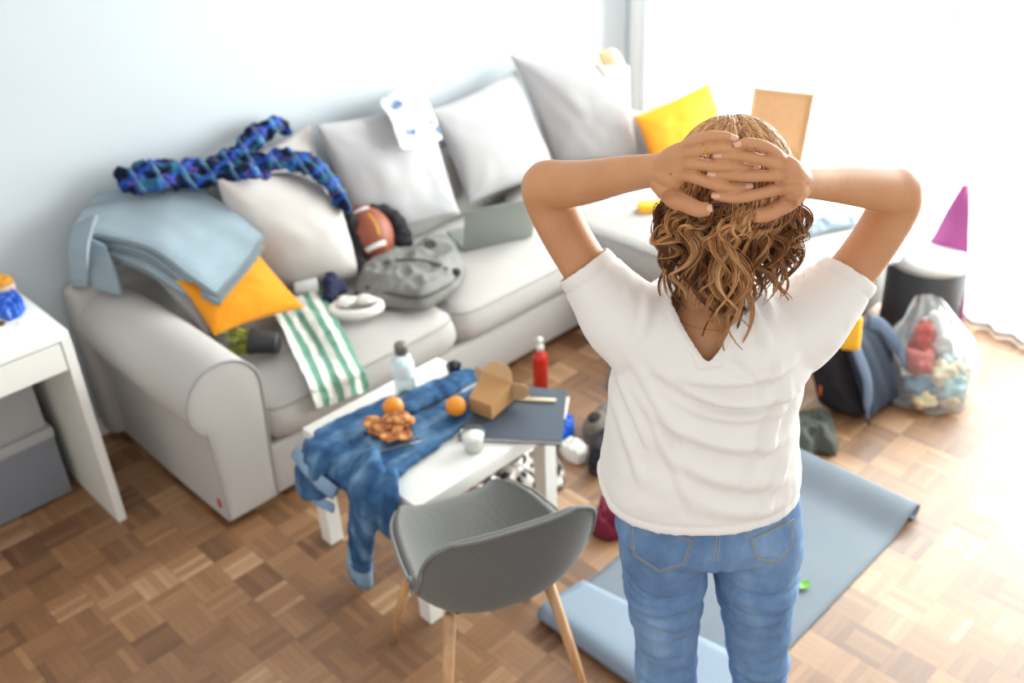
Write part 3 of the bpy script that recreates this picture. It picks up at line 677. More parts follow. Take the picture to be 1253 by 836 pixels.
# ================================================================== LAPTOP ON THE SOFA
alu = plain('laptop_grey', (140, 145, 140), rough=.4, metal=.2, var=.01)
lap = thing('laptop', 'open grey laptop on the sofa seat, its lid towards the camera', 'laptop', W(608, 297, z=.43))
b0 = W(567, 308, z=.432); b1_ = W(652, 289, z=.432); t0_ = W(567, 263, y=2.86-.0); 
ex = b1_-b0; Lx = np.linalg.norm(ex); ex /= Lx; ez = np.array([0, 0, 1.]); ey = np.cross(ez, ex)
upv = ez*.97-ey*.26; upv /= np.linalg.norm(upv); nn_ = np.cross(ex, upv)
Lx = max(Lx, .30); Hh = .205
Mx = Matrix(((ex[0], upv[0], nn_[0], b0[0]), (ex[1], upv[1], nn_[1], b0[1]), (ex[2], upv[2], nn_[2], b0[2]), (0, 0, 0, 1)))
MB().box((0, 0, -.004), (Lx, Hh, .003), .003, 2, mat=Mx).obj('lid', alu, lap, sharp=40)
MB().box((.008, .012, -.0052), (Lx-.008, Hh-.01, -.0038), .001, 1, mat=Mx).obj('screen', plain('screen_dark', (24, 26, 30), rough=.2), lap, sharp=40)
Mb = Matrix(((ex[0], ey[0], 0, b0[0]), (ex[1], ey[1], 0, b0[1]), (0, 0, 1, b0[2]), (0, 0, 0, 1)))
bs = MB().box((0, .002, -.002), (Lx, Hh, .012), .004, 2, mat=Mb).obj('base', alu, lap, sharp=40)
mb = MB()
for i in range(12):
    for j in range(5): mb.box((.02+i*(Lx-.04)/12, .05+j*.022, .0115), (.02+(i+.86)*(Lx-.04)/12, .068+j*.022, .0135))
mb.obj('keyboard', plain('keys_black', (35, 35, 36), rough=.5), bs, smooth=False)
# ================================================================== STRIPED TOWEL over the seat edge
SEATS = [o for o in sofa.children if o.name.startswith(('seat', 'arm'))]
towel_m = stripes_uv('striped_towel', (228, 228, 220), [(.25, .0, .40, (106, 150, 130), 1), (.25, .6, .12, (130, 168, 150), 1)])
patch('striped_towel', [[(392, 352, 'z', .455), (372, 362, 'z', .462), (350, 368, 'z', .47), (332, 385, 'z', .475)], [(410, 385, 'z', .452), (388, 388, 'z', .468), (362, 392, 'z', .458), (345, 402, 'z', .468)], [(425, 415, 'z', .45), (405, 418, 'z', .462), (382, 422, 'z', .446), (356, 428, 'z', .456)], [(440, 446, 'y', 2.512), (422, 452, 'y', 2.502), (398, 460, 'y', 2.512), (374, 466, 'y', 2.500)], [(448, 462, 'y', 2.495), (430, 470, 'y', 2.485), (407, 480, 'y', 2.497), (380, 482, 'y', 2.485)], [(450, 478, 'y', 2.492), (432, 484, 'y', 2.480), (410, 494, 'y', 2.494), (387, 500, 'y', 2.482)]], towel_m, 60, 48, .011, 15, .003, 4, label='white towel with green stripes hanging over the front edge of the seat', cat='towel')
# ================================================================== TIPPED PLANT POT
pm = plain('black_plastic_pot', (42, 42, 46), rough=.45); pc = W(325, 419, z=.475); pot = thing('potted_plant', 'small potted grassy plant in a black pot tipped over on the sofa seat', 'plant', pc)
axd = -r0*.97+g0*.1+np.array([0, 0, .10]); axd /= np.linalg.norm(axd); Rp = Vector(axd).to_track_quat('Z', 'Y').to_matrix().to_4x4()
MB().lathe([(0, -.045), (.034, -.045), (.037, -.042), (.044, .04), (.048, .04), (.048, .052), (.044, .052), (.041, .035), (0, .033)], 28, pc, Rp).obj('pot', pm, pot, sharp=50)
t = NT('grass_leaf'); t.l(t.ramp(t.noise(60, 2), ((.35, lin((70, 96, 28))), (.65, lin((176, 178, 70))))), t.b.inputs['Base Color']); t.b.inputs['Roughness'].default_value = .5; GL = t.m
mb = MB(); rr_ = random.Random(3); X_ = np.array(Rp.to_3x3())
for k in range(95):
    a = rr_.uniform(0, 2*PI); r = rr_.uniform(0, .034); l = rr_.uniform(.05, .13); sp_ = rr_.uniform(.1, .55)
    p0 = np.array([r*math.cos(a), r*math.sin(a), .03]); p1 = p0+np.array([math.cos(a)*sp_*l*.5, math.sin(a)*sp_*l*.5, l*.6]); p2 = p0+np.array([math.cos(a)*sp_*l*1.1, math.sin(a)*sp_*l*1.1, l])
    S = np.array([pc+X_@q_ for q_ in spline([p0, p1, p2], 7)]); S[:, 2] -= np.linspace(0, .02, 7)**1; S[:, 2] = np.maximum(S[:, 2], .45); mb.tube(S, [(.0008, .0035), (.0009, .0042), (.0009, .0042), (.0009, .004), (.0008, .0032), (.0006, .002), (.0003, .0006)], 6)
fo = mb.obj('foliage', GL, pot)
# ================================================================== HAT, CORK BOARD, YELLOW BLOCK, THINGS ON THE CHAISE
straw = plain('straw', (214, 190, 156), rough=.8, bump=.5, bscale=120, bdist=.002)
hc = W(742, 84, y=3.08); hat = thing('straw_hat', 'pale straw hat resting on the top corner of the corner cushion', 'hat', hc)
hn = np.array([.30, -.45, .55])*1.0+r0*.35; hn /= np.linalg.norm(hn); Rh = Vector(hn).to_track_quat('Z', 'Y').to_matrix().to_4x4()
MB().lathe([(.078, .0), (.11, -.004), (.148, .001), (.150, .004), (.11, .001), (.079, .004)], 40, hc, Rh).obj('brim', straw, hat)
MB().lathe([(.078, .0), (.076, .03), (.072, .062), (.06, .078), (.03, .082), (0, .079)], 40, hc, Rh).obj('crown', straw, hat)
MB().lathe([(.0785, .004), (.0785, .022), (.077, .022), (.077, .004)], 40, hc, Rh).obj('hat_band', plain('beige_ribbon', (196, 168, 130), rough=.7), hat)
cork = plain('cork', (206, 160, 116), rough=.9, bump=.3, bscale=300, bdist=.001, var=.1, vscale=60); cfr = plain('board_wood', (214, 176, 134), rough=.5)
brd = thing('cork_board', 'framed cork board standing on the far end of the chaise by the curtain', 'board', W(960, 200, z=.45))
TLb, TRb = W(922, 106, z=.90), W(998, 113, z=.90); wdt = np.linalg.norm(TRb-TLb)
exb = (TRb-TLb); exb[2] = 0; exb /= np.linalg.norm(exb); TLb = W(922, 106, x=3.72); 
TRb = W(998, 114, x=3.86); exb = TRb-TLb; Wb = np.linalg.norm(exb); exb /= Wb; BRb = W(979, 200, x=3.80); eyb = TRb-BRb; Hb = np.linalg.norm(eyb)*1.15; eyb /= np.linalg.norm(eyb); eyb -= exb*(eyb@exb); eyb /= np.linalg.norm(eyb); nb = np.cross(exb, eyb)
O_ = TLb-eyb*Hb; Mb_ = Matrix(((exb[0], eyb[0], nb[0], O_[0]), (exb[1], eyb[1], nb[1], O_[1]), (exb[2], eyb[2], nb[2], O_[2]), (0, 0, 0, 1)))
MB().box((.01, .01, -.006), (Wb-.01, Hb-.01, .004), 0, mat=Mb_).obj('cork_sheet', cork, brd, smooth=False)
for a, b in (((0, 0), (Wb, .014)), ((0, Hb-.014), (Wb, Hb)), ((0, 0), (.014, Hb)), ((Wb-.014, 0), (Wb, Hb))): MB().box((a[0], a[1], -.012), (b[0], b[1], .01), .002, 1, mat=Mb_).obj('frame_rail', cfr, brd, sharp=30)
sponge = plain('yellow_sponge', (244, 182, 48), rough=.85, bump=.6, bscale=180, bdist=.002)
sc_ = W(790, 259, z=.44); mb = MB(); Ms = Matrix.Translation(Vector(sc_)) @ Matrix.Rotation(-.15-YAW*0, 4, 'Z'); mb.box((-.035, -.03, 0), (.085, .035, .04), .01, 3, mat=Matrix.Translation(Vector(sc_)) @ Matrix.Rotation(-.8, 4, 'Z')); tag(mb.obj('sponge', sponge, sharp=50), 'yellow cleaning sponge lying on the chaise left of the woman\'s hair', 'sponge')
greyb = plain('blue_grey_cloth', (150, 164, 176), rough=.85, bump=.3, bscale=100)
heap([(978, 283), (1000, 272), (1030, 262), (1052, 266), (1050, 276), (1015, 284), (988, 292)], .43, .03, 'crumpled_cloth', greyb, 'pale blue-grey cloth crumpled on the chaise behind the woman\'s right arm', 'cloth', wr=.014, sc=16, seed=4)
t = NT('lace_print'); vo = t.add('ShaderNodeTexVoronoi', feature='DISTANCE_TO_EDGE'); vo.inputs['Scale'].default_value = 32; t.l(t.add('ShaderNodeTexCoord').outputs['Object'], vo.inputs[0]); t.l(t.ramp(vo.outputs['Distance'], ((.04, lin((120, 124, 150))), (.09, lin((236, 236, 240))))), t.b.inputs['Base Color']); t.b.inputs['Roughness'].default_value = .8; LACE = t.m
heap([(1040, 290), (1075, 272), (1112, 275), (1118, 300), (1100, 322), (1070, 330)], .42, .07, 'patterned_scarf', LACE, 'white scarf with thin lilac pattern heaped on the chaise end behind the bin', 'scarf', wr=.02, sc=13, seed=6)
# ================================================================== ON THE COFFEE TABLE
TZ = .451
t = NT('dark_denim'); tc = t.add('ShaderNodeTexCoord').outputs['Object']; mpj = t.add('ShaderNodeMapping'); mpj.inputs['Scale'].default_value = (8, 20, 9); mpj.inputs['Rotation'].default_value = (0, 0, .5); t.l(tc, mpj.inputs[0]); n1 = t.noise(1, 4, mpj.outputs[0]); n2 = t.noise(70, 3, tc)
col = t.ramp(n1, ((.3, lin((38, 68, 106))), (.52, lin((66, 104, 144))), (.72, lin((124, 156, 184))))); col = t.mix(t.math('MULTIPLY', n2, .3), col, lin((36, 60, 96))); t.l(col, t.b.inputs['Base Color']); t.b.inputs['Roughness'].default_value = .88; t.b.inputs['Specular IOR Level'].default_value = .15; t.bump(t.noise(500, 2), .4, .0008); DD = t.m
pale_den = plain('faded_denim', (132, 160, 186), rough=.9, bump=.4, bscale=120, var=.2, vscale=30)
jn = thing('blue_jeans', 'blue denim jeans thrown across the white coffee table, one leg hanging to the floor', 'jeans', W(420, 560, z=.45))
mb = MB()
pxt(mb, [(392, 540, 'z', TZ+.014, .016, .055), (425, 525, 'z', TZ+.018, .020, .062), (470, 505, 'z', TZ+.018, .018, .060), (520, 485, 'z', TZ+.016, .016, .055), (560, 466, 'z', TZ+.014, .014, .046), (584, 455, 'z', TZ+.010, .012, .040)], 16, 40)
pxt(mb, [(594, 478, 'z', TZ+.012, .013, .042), (562, 499, 'z', TZ+.015, .015, .056), (522, 521, 'z', TZ+.017, .017, .066), (484, 541, 'z', TZ+.018, .018, .070), (450, 556, 'z', TZ+.019, .019, .066)], 16, 40)
pxt(mb, [(590, 492, 'z', TZ+.010, .010, .030), (552, 516, 'z', TZ+.012, .012, .044), (520, 540, 'z', TZ+.013, .013, .050), (490, 562, 'z', TZ+.013, .013, .050)], 16, 40)
pxt(mb, [(480, 535, 'z', TZ+.024, .020, .055), (448, 548, 'z', TZ+.026, .022, .058)], 16, 10)
mb2 = MB()
S = spline([list(W(496, 530, z=TZ+.014))+[.014, .060], list(W(466, 547, z=TZ+.015))+[.018, .070], list(W(444, 562, z=TZ+.008))+[.024, .074], list(W(444, 592, x=1.196))+[.030, .076], list(W(444, 625, x=1.190))+[.028, .068], list(W(441, 665, x=1.190))+[.026, .058], list(W(440, 704, x=1.192))+[.024, .050]], 36)
mb.tube(S[:, :3], [(a, b) for a, b in S[:, 3:5]], 16, up=(-.75, 0, .65))
S2 = spline([list(W(405, 540, z=TZ+.016))+[.020, .06], list(W(386, 556, z=TZ+.006))+[.022, .07], list(W(384, 580, x=1.188))+[.030, .085], list(W(394, 608, x=1.185))+[.030, .070]], 24)
mb.tube(S2[:, :3], [(a, b) for a, b in S2[:, 3:5]], 16, up=(-.75, 0, .65))
mb.tube([W(398, 546, z=TZ+.006), W(420, 556, z=TZ+.006), W(446, 566, z=TZ+.006)], [(.018, .045)]*3, 14, up=(0, 0, 1)); mb.tube([W(396, 572, x=1.20), W(418, 584, x=1.20), W(440, 594, x=1.20)], [(.022, .04)]*3, 14, up=(-1, 0, .1))
S3 = spline([list(W(520, 535, z=TZ+.012))+[.014, .05], list(W(490, 562, z=TZ+.010))+[.016, .05], list(W(470, 582, z=TZ+.002))+[.018, .056], list(W(470, 610, x=1.205))+[.018, .056], list(W(472, 648, x=1.21))+[.016, .046]], 28)
mb.tube(S3[:, :3], [(a, b) for a, b in S3[:, 3:5]], 14, up=(-.75, 0, .65))
def lift(a): return np.zeros(len(a))
jb = softbody(mb, 'denim_body', DD, jn, voxel=.006, smooth=9, wr=.008, sc=15, seed=9)
hem = MB(); hp_ = S[-4:, :3]; hem.tube([hp_[0], hp_[1], hp_[2], hp_[3]+np.array([0, 0, -.01])], [(.029, .056)]*4, 18, up=(-1, 0, .3)); o = hem.obj('turned_up_hem', pale_den, jn); displace(o, lambda a: .003*fbm(a, 30, 2, 2))
wb_ = MB(); wb_.tube([W(360, 552, x=1.16), W(376, 574, x=1.15), W(394, 592, x=1.15), W(410, 604, x=1.16)], [(.006, .024)]*4, 12, up=(-1, 0, .4)); o = wb_.obj('waistband', pale_den, jn); displace(o, lambda a: .002*fbm(a, 40, 3, 2))
wb_ = MB(); wb_.tube([W(366, 590, x=1.17), W(385, 612, x=1.165), W(408, 622, x=1.17)], [(.005, .016)]*3, 12, up=(-1, 0, .4)); o = wb_.obj('frayed_edge', pale_den, jn)
# bottle
def vessel(name, label, cat, pos): return thing(name, label, cat, pos)
gb = glass('clear_plastic', (250, 252, 252), .9)
p = W(497, 483, z=TZ); bt_ = thing('water_bottle', 'clear plastic water bottle with grey cap at the sofa side of the coffee table', 'bottle', p)
MB().lathe([(0, 0), (.030, 0), (.034, .006), (.034, .06), (.032, .066), (.034, .072), (.034, .135), (.028, .152), (.017, .162), (.016, .172), (.0155, .172), (.0265, .150), (.032, .134), (.032, .008), (0, .004)], 32, p).obj('bottle_body', gb, bt_)
MB().lathe([(0, .004), (.0318, .0045), (.0318, .085), (0, .085)], 28, p).obj('water', glass('water_clear', (246, 250, 250), .95), bt_)
MB().lathe([(.021, .158), (.021, .185), (.018, .192), (.0, .193)], 24, p).obj('cap', plain('cap_grey', (120, 118, 112), rough=.4, metal=.4), bt_)
MB().lathe([(.0345, .075), (.0348, .076), (.0348, .12), (.0345, .121)], 28, p).obj('bottle_label', plain('pale_label', (220, 234, 236), rough=.5), bt_)
# dark cup of berries
p = W(556, 458, z=TZ); bw = thing('berry_cup', 'small dark navy cup filled with dark berries at the far corner of the table', 'cup', p)
MB().lathe([(0, 0), (.018, 0), (.026, .03), (.027, .036), (.025, .036), (.017, .004), (0, .004)], 24, p).obj('cup', plain('navy_glass', (30, 42, 72), rough=.2), bw)
berry = None; bmat = plain('blackberry', (22, 20, 32), rough=.4); rr_ = random.Random(5)
for k in range(9):
    a = k*2.4; r = .006*math.sqrt(k); q_ = np.array(p)+np.array([r*math.cos(a), r*math.sin(a), .037+.004*(k < 4)])
    if berry is None: berry = MB().ball(q_, .0075, 12, 8, lambda v: 1+.06*math.sin(v[0]*14)*math.sin(v[1]*14)*math.sin(v[2]*14)).obj('berry', bmat); tag(berry, 'dark berry heaped in the small navy cup', 'berry', 'berries in the navy cup'); q0 = q_; l0 = berry.location.copy()
    else: c_ = berry.copy(); COL.objects.link(c_); c_.location = l0+Vector(q_-q0)
# oranges
t = NT('orange_peel'); t.l(t.mix(t.noise(20, 2), lin((226, 128, 22)), lin((242, 156, 40))), t.b.inputs['Base Color']); t.b.inputs['Roughness'].default_value = .42; vo = t.add('ShaderNodeTexVoronoi'); vo.inputs['Scale'].default_value = 420; t.l(t.add('ShaderNodeTexCoord').outputs['Object'], vo.inputs[0]); t.bump(vo.outputs['Distance'], .3, .0006); OR = t.m
for (u, v, lab) in ((481, 498, 'orange lying on the jeans behind the plate of cookies'), (558, 497, 'orange lying beside the brown takeaway box')):
    p = W(u, v, z=TZ+.034+.030); og = thing('orange', lab, 'orange', p-np.array([0, 0, .031])); MB().ball(p, (.0325, .0325, .030), 28, 18).obj('peel', OR, og)
    MB().lathe([(0, .0295), (.003, .0302), (.004, .029)], 10, p).obj('stem_scar', plain('stem_green', (90, 96, 40), rough=.7), og)
# cookies
p = W(478, 538, z=TZ+.042); pl = thing('glass_plate', 'clear square glass plate under the cookies on the jeans', 'plate', p)
Mp = Matrix.Translation(Vector(p)) @ Matrix.Rotation(-.35, 4, 'Z'); MB().box((-.068, -.055, -.002), (.068, .055, .003), .002, 2, mat=Mp).obj('plate_base', glass('plate_glass', (245, 248, 250), .8), pl, sharp=40)
mb = MB(); ri = [(-.07, -.057), (.07, -.057), (.07, .057), (-.07, .057)]; mb.tube([np.array(Mp @ Vector((x, y, .006))) for x, y in ri], .003, 8, closed=True); mb.obj('plate_rim', glass('rim_glass', (200, 214, 218), .6), pl)
t = NT('cookie'); n1 = t.noise(55, 4); t.l(t.ramp(n1, ((.36, lin((98, 48, 20))), (.5, lin((170, 98, 44))), (.66, lin((216, 158, 96))))), t.b.inputs['Base Color']); t.b.inputs['Roughness'].default_value = .8; t.bump(n1, .8, .004); CK = t.m
ck0 = None
specs = [(462, 525, .010), (476, 531, .012), (492, 527, .010), (468, 517, .022), (484, 516, .024), (497, 514, .020), (456, 514, .020), (478, 508, .030), (490, 507, .034)]
for k, (u, v, dz) in enumerate(specs):
    q_ = W(u, v+3, z=TZ+.046+dz)
    if ck0 is None:
        mb = MB(); mb.lathe([(0, -.005), (.022, -.005), (.029, -.003), (.030, .001), (.027, .004), (.016, .0055), (0, .006)], 26, q_); ck0 = mb.obj('cookie', CK, weld=.0002); displace(ck0, lambda a: .0025*fbm(a, 90, 1, 2)); tag(ck0, 'crumbly brown cookie in the heap on the glass plate', 'cookie', 'cookies on the glass plate'); q0 = q_; l0 = ck0.location.copy(); c_ = ck0
    else: c_ = ck0.copy(); COL.objects.link(c_); c_.location = l0+Vector(q_-q0)
    c_.rotation_euler = (.22*math.sin(k*2.1), .22*math.cos(k*1.7), k*1.3)
# candle glass
p = W(580, 551, z=TZ); cg = thing('candle_glass', 'clear glass with a white candle on the near side of the table', 'candle', p)
MB().lathe([(0, 0), (.025, 0), (.028, .004), (.036, .060), (.0375, .066), (.036, .066), (.0335, .058), (.026, .010), (0, .008)], 32, p).obj('glass_cup', glass('thick_glass', (250, 252, 252), .85), cg)
MB().lathe([(0, .0085), (.0255, .011), (.0325, .052), (.0, .054)], 28, p).obj('wax', plain('wax_white', (238, 236, 228), rough=.4, sss=.2), cg)
MB().tube([p+np.array([0, 0, .052]), p+np.array([.001, 0, .060])], .0012, 6).obj('wick', plain('wick_black', (40, 36, 34)), cg)
# folder with papers
FL, FR_, BR_, BL_ = W(560, 537, z=TZ+.008), W(687, 543, z=TZ+.008), W(694, 480, z=TZ+.008), W(588, 470, z=TZ+.008)
fol = thing('document_folder', 'slate grey folder of papers lying over the right edge of the coffee table', 'folder', (FL+BR_)/2)
slate = plain('slate_cover', (72, 82, 94), rough=.5, bump=.15, bscale=400, bdist=.0005)
def slab(c4, z0, z1, sh=0):
    c4 = [np.array(c) for c in c4]; m_ = sum(c4)/4; c4 = [m_+(c-m_)*(1-sh) for c in c4]; V = [(c[0], c[1], z0) for c in c4]+[(c[0], c[1], z1) for c in c4]; return V, [(3, 2, 1, 0), (4, 5, 6, 7), (0, 1, 5, 4), (1, 2, 6, 5), (2, 3, 7, 6), (3, 0, 4, 7)]
for nm, z0, z1, sh, mt in (('back_cover', TZ, TZ+.002, 0, slate), ('papers', TZ+.002, TZ+.013, .03, plain('paper_white', (232, 228, 222), rough=.8)), ('front_cover', TZ+.013, TZ+.0155, 0, slate)):
    mb = MB(); V, F = slab([FL, FR_, BR_, BL_], z0, z1, sh); mb.add(V, F); o = mb.obj(nm, mt, fol, smooth=False); 
papb = MB(); V, F = slab([W(686, 512, z=TZ+.012), W(692, 512, z=TZ+.012), W(697, 486, z=TZ+.012), W(690, 486, z=TZ+.012)], TZ+.009, TZ+.0125); papb.add(V, F); papb.obj('loose_sheet', plain('paper_pink', (236, 214, 206), rough=.8), fol, smooth=False)
FZ = TZ+.0158
a, b = W(631, 488, z=FZ+.004), W(680, 490, z=FZ+.004); d_ = b-a
cs_ = thing('chopsticks', 'pair of pale wooden chopsticks lying on the slate folder', 'chopsticks', (a+b)/2-np.array([0, 0, .004])); sd_ = np.cross(d_/np.linalg.norm(d_), [0, 0, 1])
for s in (-1, 1): MB().tube([a+sd_*.0045*s-d_*.15, b+sd_*.0045*s], [.0035, .0038], 8).obj('chopstick', plain('bare_wood', (226, 208, 178), rough=.6), cs_)
# kraft takeaway box lying open on the folder
kraft = plain('kraft_board', (184, 138, 92), rough=.8, var=.06); krin = plain('kraft_inside', (206, 168, 124), rough=.8)
bx = thing('takeaway_box', 'open brown card takeaway box tipped over on the folder', 'box', W(600, 505, z=FZ))
zc_ = W(588, 500, z=FZ+.040)
ax_ = r0*.50+g0*.80+np.array([0, 0, .18]); ax_ /= np.linalg.norm(ax_); s1 = np.cross(ax_, [0, 0, 1]); s1 /= np.linalg.norm(s1); s1 = s1*math.cos(.12)+np.cross(ax_, s1)*math.sin(.12); s2 = np.cross(ax_, s1)
def bxp(x, y, z): return zc_+s1*x+s2*y+ax_*z
def face(name, pts, mt, parent=bx, th=.0012):
    mb = MB(); mb.add(pts, [tuple(range(len(pts)))]); o = mb.obj(name, mt, parent, smooth=False); mod_mesh(o, [('SOLIDIFY', dict(thickness=th, offset=0))]); 
    for p_ in o.data.polygons: p_.use_smooth = False
    return o
B4 = [(-.038, -.030), (.038, -.030), (.038, .030), (-.038, .030)]; T4 = [(-.052, -.040), (.052, -.040), (.052, .040), (-.052, .040)]; hB = .105
face('base_panel', [bxp(x, y, 0) for x, y in B4], kraft)
for i in range(4):
    j = (i+1) % 4; face('side_panel', [bxp(*B4[i], 0), bxp(*B4[j], 0), bxp(*T4[j], hB), bxp(*T4[i], hB)], kraft)
    o1, o2 = np.array(T4[i]), np.array(T4[j]); out = (o1+o2)/2; out = out/np.linalg.norm(out); k = .045 if i % 2 == 0 else .050
    q1 = o1*.9+o2*.1+out*k*(.55); q2 = o2*.9+o1*.1+out*k*.55; q3 = o2*.72+o1*.28+out*k*.9; q4 = o1*.72+o2*.28+out*k*.9
    face('flap', [bxp(*o1, hB), bxp(*o2, hB), bxp(*q2, hB+.015), bxp(*q3, hB+.024), bxp(*q4, hB+.024), bxp(*q1, hB+.015)], krin)
# ================================================================== ON THE DESK
DZ = .7505
bluep = plain('blue_foil', (28, 92, 200), rough=.3, var=.3, vscale=40)
heap([(0, 372), (12, 362), (26, 364), (32, 378), (26, 388), (12, 394), (0, 390), (-8, 380)], DZ, .018, 'crumpled_wrapper', bluep, 'crumpled bright blue wrapper on the left desk corner', 'wrapper', wr=.024, sc=34, seed=3)
p = W(18, 366, z=DZ); nb_ = thing('small_bottle', 'tiny clear bottle with black cap behind the blue wrapper on the desk', 'bottle', p)
MB().lathe([(0, 0), (.012, 0), (.013, .022), (.007, .03), (.007, .034), (0, .034)], 20, p).obj('bottle_glass', glass('vial_glass', (215, 215, 210), .6), nb_); MB().lathe([(.009, .030), (.009, .050), (.0, .051)], 18, p).obj('cap', plain('black_cap', (24, 24, 26), rough=.4), nb_)
p = W(8, 366, z=DZ); cu = thing('paper_tub', 'beige paper tub holding orange dried fruit at the back of the desk', 'tub', p)
MB().lathe([(0, 0), (.034, 0), (.040, .060), (.038, .060), (.032, .003), (0, .003)], 30, p).obj('tub_wall', plain('beige_paper', (212, 188, 164), rough=.8), cu)
cr_ = mound([p+np.array([.036*math.cos(a), .036*math.sin(a), 0]) for a in np.linspace(0, 2*PI, 13)[:-1]], p[2]+.052, .018, 'dried_fruit', plain('dried_orange', (214, 148, 44), rough=.7, var=.3, vscale=60), parent=cu, wr=.012, sc=50, seed=2); cr_['kind'] = 'stuff'
tag(MB().lathe([(0, 0), (.012, 0), (.015, .004), (.010, .008), (0, .009)], 18, W(1, 397, z=DZ)).obj('chocolate', plain('chocolate_brown', (92, 48, 30), rough=.5)), 'small round brown chocolate at the left edge of the desk', 'chocolate')
o = MB().ball(W(22, 396, z=DZ+.003), (.006, .004, .003), 10, 6).obj('crumb', plain('crumb_beige', (224, 202, 168), rough=.8)); tag(o, 'beige crumb on the bare front part of the desktop', 'crumb')
cardm = plain('white_card', (240, 240, 238), rough=.7)
p = W(-22, 345, z=DZ); Mc = Matrix.Translation(Vector(p)) @ Matrix.Rotation(-.2, 4, 'Z') @ Matrix.Rotation(-.3, 4, 'Y'); tag(MB().box((-.10, -.0, 0), (.03, .004, .13), .001, 1, mat=Mc).obj('card', cardm, sharp=30), 'white card leaning upright at the back left of the desk', 'card')
# ================================================================== ON THE FLOOR BY THE TABLE
p = W(662, 474, z=.001); rb = thing('red_bottle', 'red bottle with white pump cap standing on the floor by the sofa base', 'bottle', p)
MB().lathe([(0, 0), (.026, 0), (.030, .006), (.030, .14), (.026, .158), (.013, .168), (.012, .178), (0, .178)], 28, p).obj('bottle_body', plain('red_plastic', (196, 44, 30), rough=.3), rb)
MB().lathe([(.015, .176), (.015, .196), (.010, .2), (.008, .214), (.013, .218), (.013, .228), (0, .23)], 22, p).obj('pump_cap', plain('white_cap', (235, 232, 226), rough=.35), rb)
t = NT('print_fabric'); vo = t.add('ShaderNodeTexVoronoi'); vo.inputs['Scale'].default_value = 45; t.l(t.add('ShaderNodeTexCoord').outputs['Object'], vo.inputs[0]); t.l(t.ramp(vo.outputs['Color'], ((.35, lin((44, 38, 42))), (.5, lin((130, 116, 116))), (.62, lin((226, 218, 210))))), t.b.inputs['Base Color']); t.b.inputs['Roughness'].default_value = .9; PRN = t.m
heap([(560, 628), (590, 604), (610, 585), (640, 566), (672, 560), (690, 575), (692, 596), (668, 612), (620, 626), (585, 640)], 0, .07, 'patterned_dress', PRN, 'black and white patterned garment heaped on the floor under the coffee table', 'clothing', wr=.03, sc=12, seed=8)
heap([(683, 552), (695, 542), (708, 546), (722, 556), (720, 566), (706, 571), (690, 564)], 0, .035, 'white_sock', knitw, 'crumpled white sock on the floor right of the table leg', 'sock', wr=.016, sc=30, seed=3)
heap([(680, 548), (690, 512), (704, 522), (703, 538), (690, 546)], 0, .05, 'snack_bag', bluep, 'blue crumpled snack bag on the floor behind the slate folder', 'packet', wr=.02, sc=20, seed=5)
heap([(722, 655), (735, 618), (760, 604), (775, 620), (765, 660), (742, 664)], 0, .05, 'maroon_cloth', plain('maroon_cloth_m', (118, 30, 52), rough=.9, bump=.3, bscale=200, bdist=.001), 'crumpled maroon cloth on the floor beside the woman\'s left hip', 'cloth', wr=.028, sc=22, seed=7)
heap([(970, 520), (990, 508), (1012, 515), (1027, 548), (1022, 560), (1000, 556), (985, 568), (960, 572), (945, 540)], 0, .06, 'olive_garment', plain('olive_cloth', (84, 88, 80), rough=.9, bump=.3, bscale=200, bdist=.001), 'dark olive garment crumpled on the floor at the far end of the mat', 'clothing', wr=.03, sc=12, seed=4)
def shoe(p, ang, mat, sole, label, group=None):
    r = thing('shoe', label, 'shoe', p, ang, group)
    mb = MB()
    def sec(x, w_, h_, z0): return [(x, w_*math.cos(a), z0+(h_-z0)*(.5+.5*math.sin(a))) for a in np.linspace(0, 2*PI, 17)[:-1]]
    secs = [(-.125, .022, .05, .018), (-.115, .034, .085, .014), (-.08, .040, .10, .014), (-.03, .039, .085, .014), (.02, .043, .068, .014), (.07, .048, .055, .014), (.11, .042, .045, .016), (.13, .02, .032, .018)]
    V = [q_ for s_ in secs for q_ in sec(*s_)]; F = [(i*16+k, i*16+(k+1) % 16, (i+1)*16+(k+1) % 16, (i+1)*16+k) for i in range(7) for k in range(16)]+[tuple(range(15, -1, -1)), tuple(112+k for k in range(16))]
    mb.add(V, F); o = mb.obj('upper', mat, r, local=True); mod_mesh(o, [('SUBSURF', dict(levels=1, render_levels=1))])
    so = MB(); ou = [(-.13, .0), (-.12, .03), (-.08, .042), (0, .042), (.06, .050), (.11, .045), (.138, .015), (.138, -.015), (.11, -.045), (.06, -.05), (0, -.042), (-.08, -.042), (-.12, -.03)]
    V = [(x, y, .001) for x, y in ou]+[(x, y, .020) for x, y in ou]; n = len(ou); so.add(V, [tuple(range(n-1, -1, -1)), tuple(n+k for k in range(n))]+[(k, (k+1) % n, n+(k+1) % n, n+k) for k in range(n)]); so.obj('sole', sole, r, local=True, sharp=50)
    for k in range(4): MB().tube([(-.0+.018*k, -.022, .082-.006*k), (.004+.018*k, 0, .092-.007*k), (-.0+.018*k, .022, .082-.006*k)], .0025, 6).obj('lace', sole, r, local=True)
    op = MB(); op.ball((-.075, 0, .092), (.032, .024, .010), 16, 8); op.obj('shoe_mouth_shade', darkg, r, local=True)  # shade of the shoe's inside as a dark flattened ball on the closed upper
    return r
shoe(W(737, 522, z=0), 1.2-.9, plain('taupe_suede', (118, 108, 98), rough=.9), plain('sole_grey', (150, 146, 138), rough=.7), 'taupe trainer lying on the floor left of the woman\'s waist')
shoe(W(738, 556, z=0), .55, plain('dark_knit', (44, 42, 50), rough=.9), plain('sole_dark', (60, 58, 64), rough=.7), 'dark charcoal trainer just in front of the taupe one')
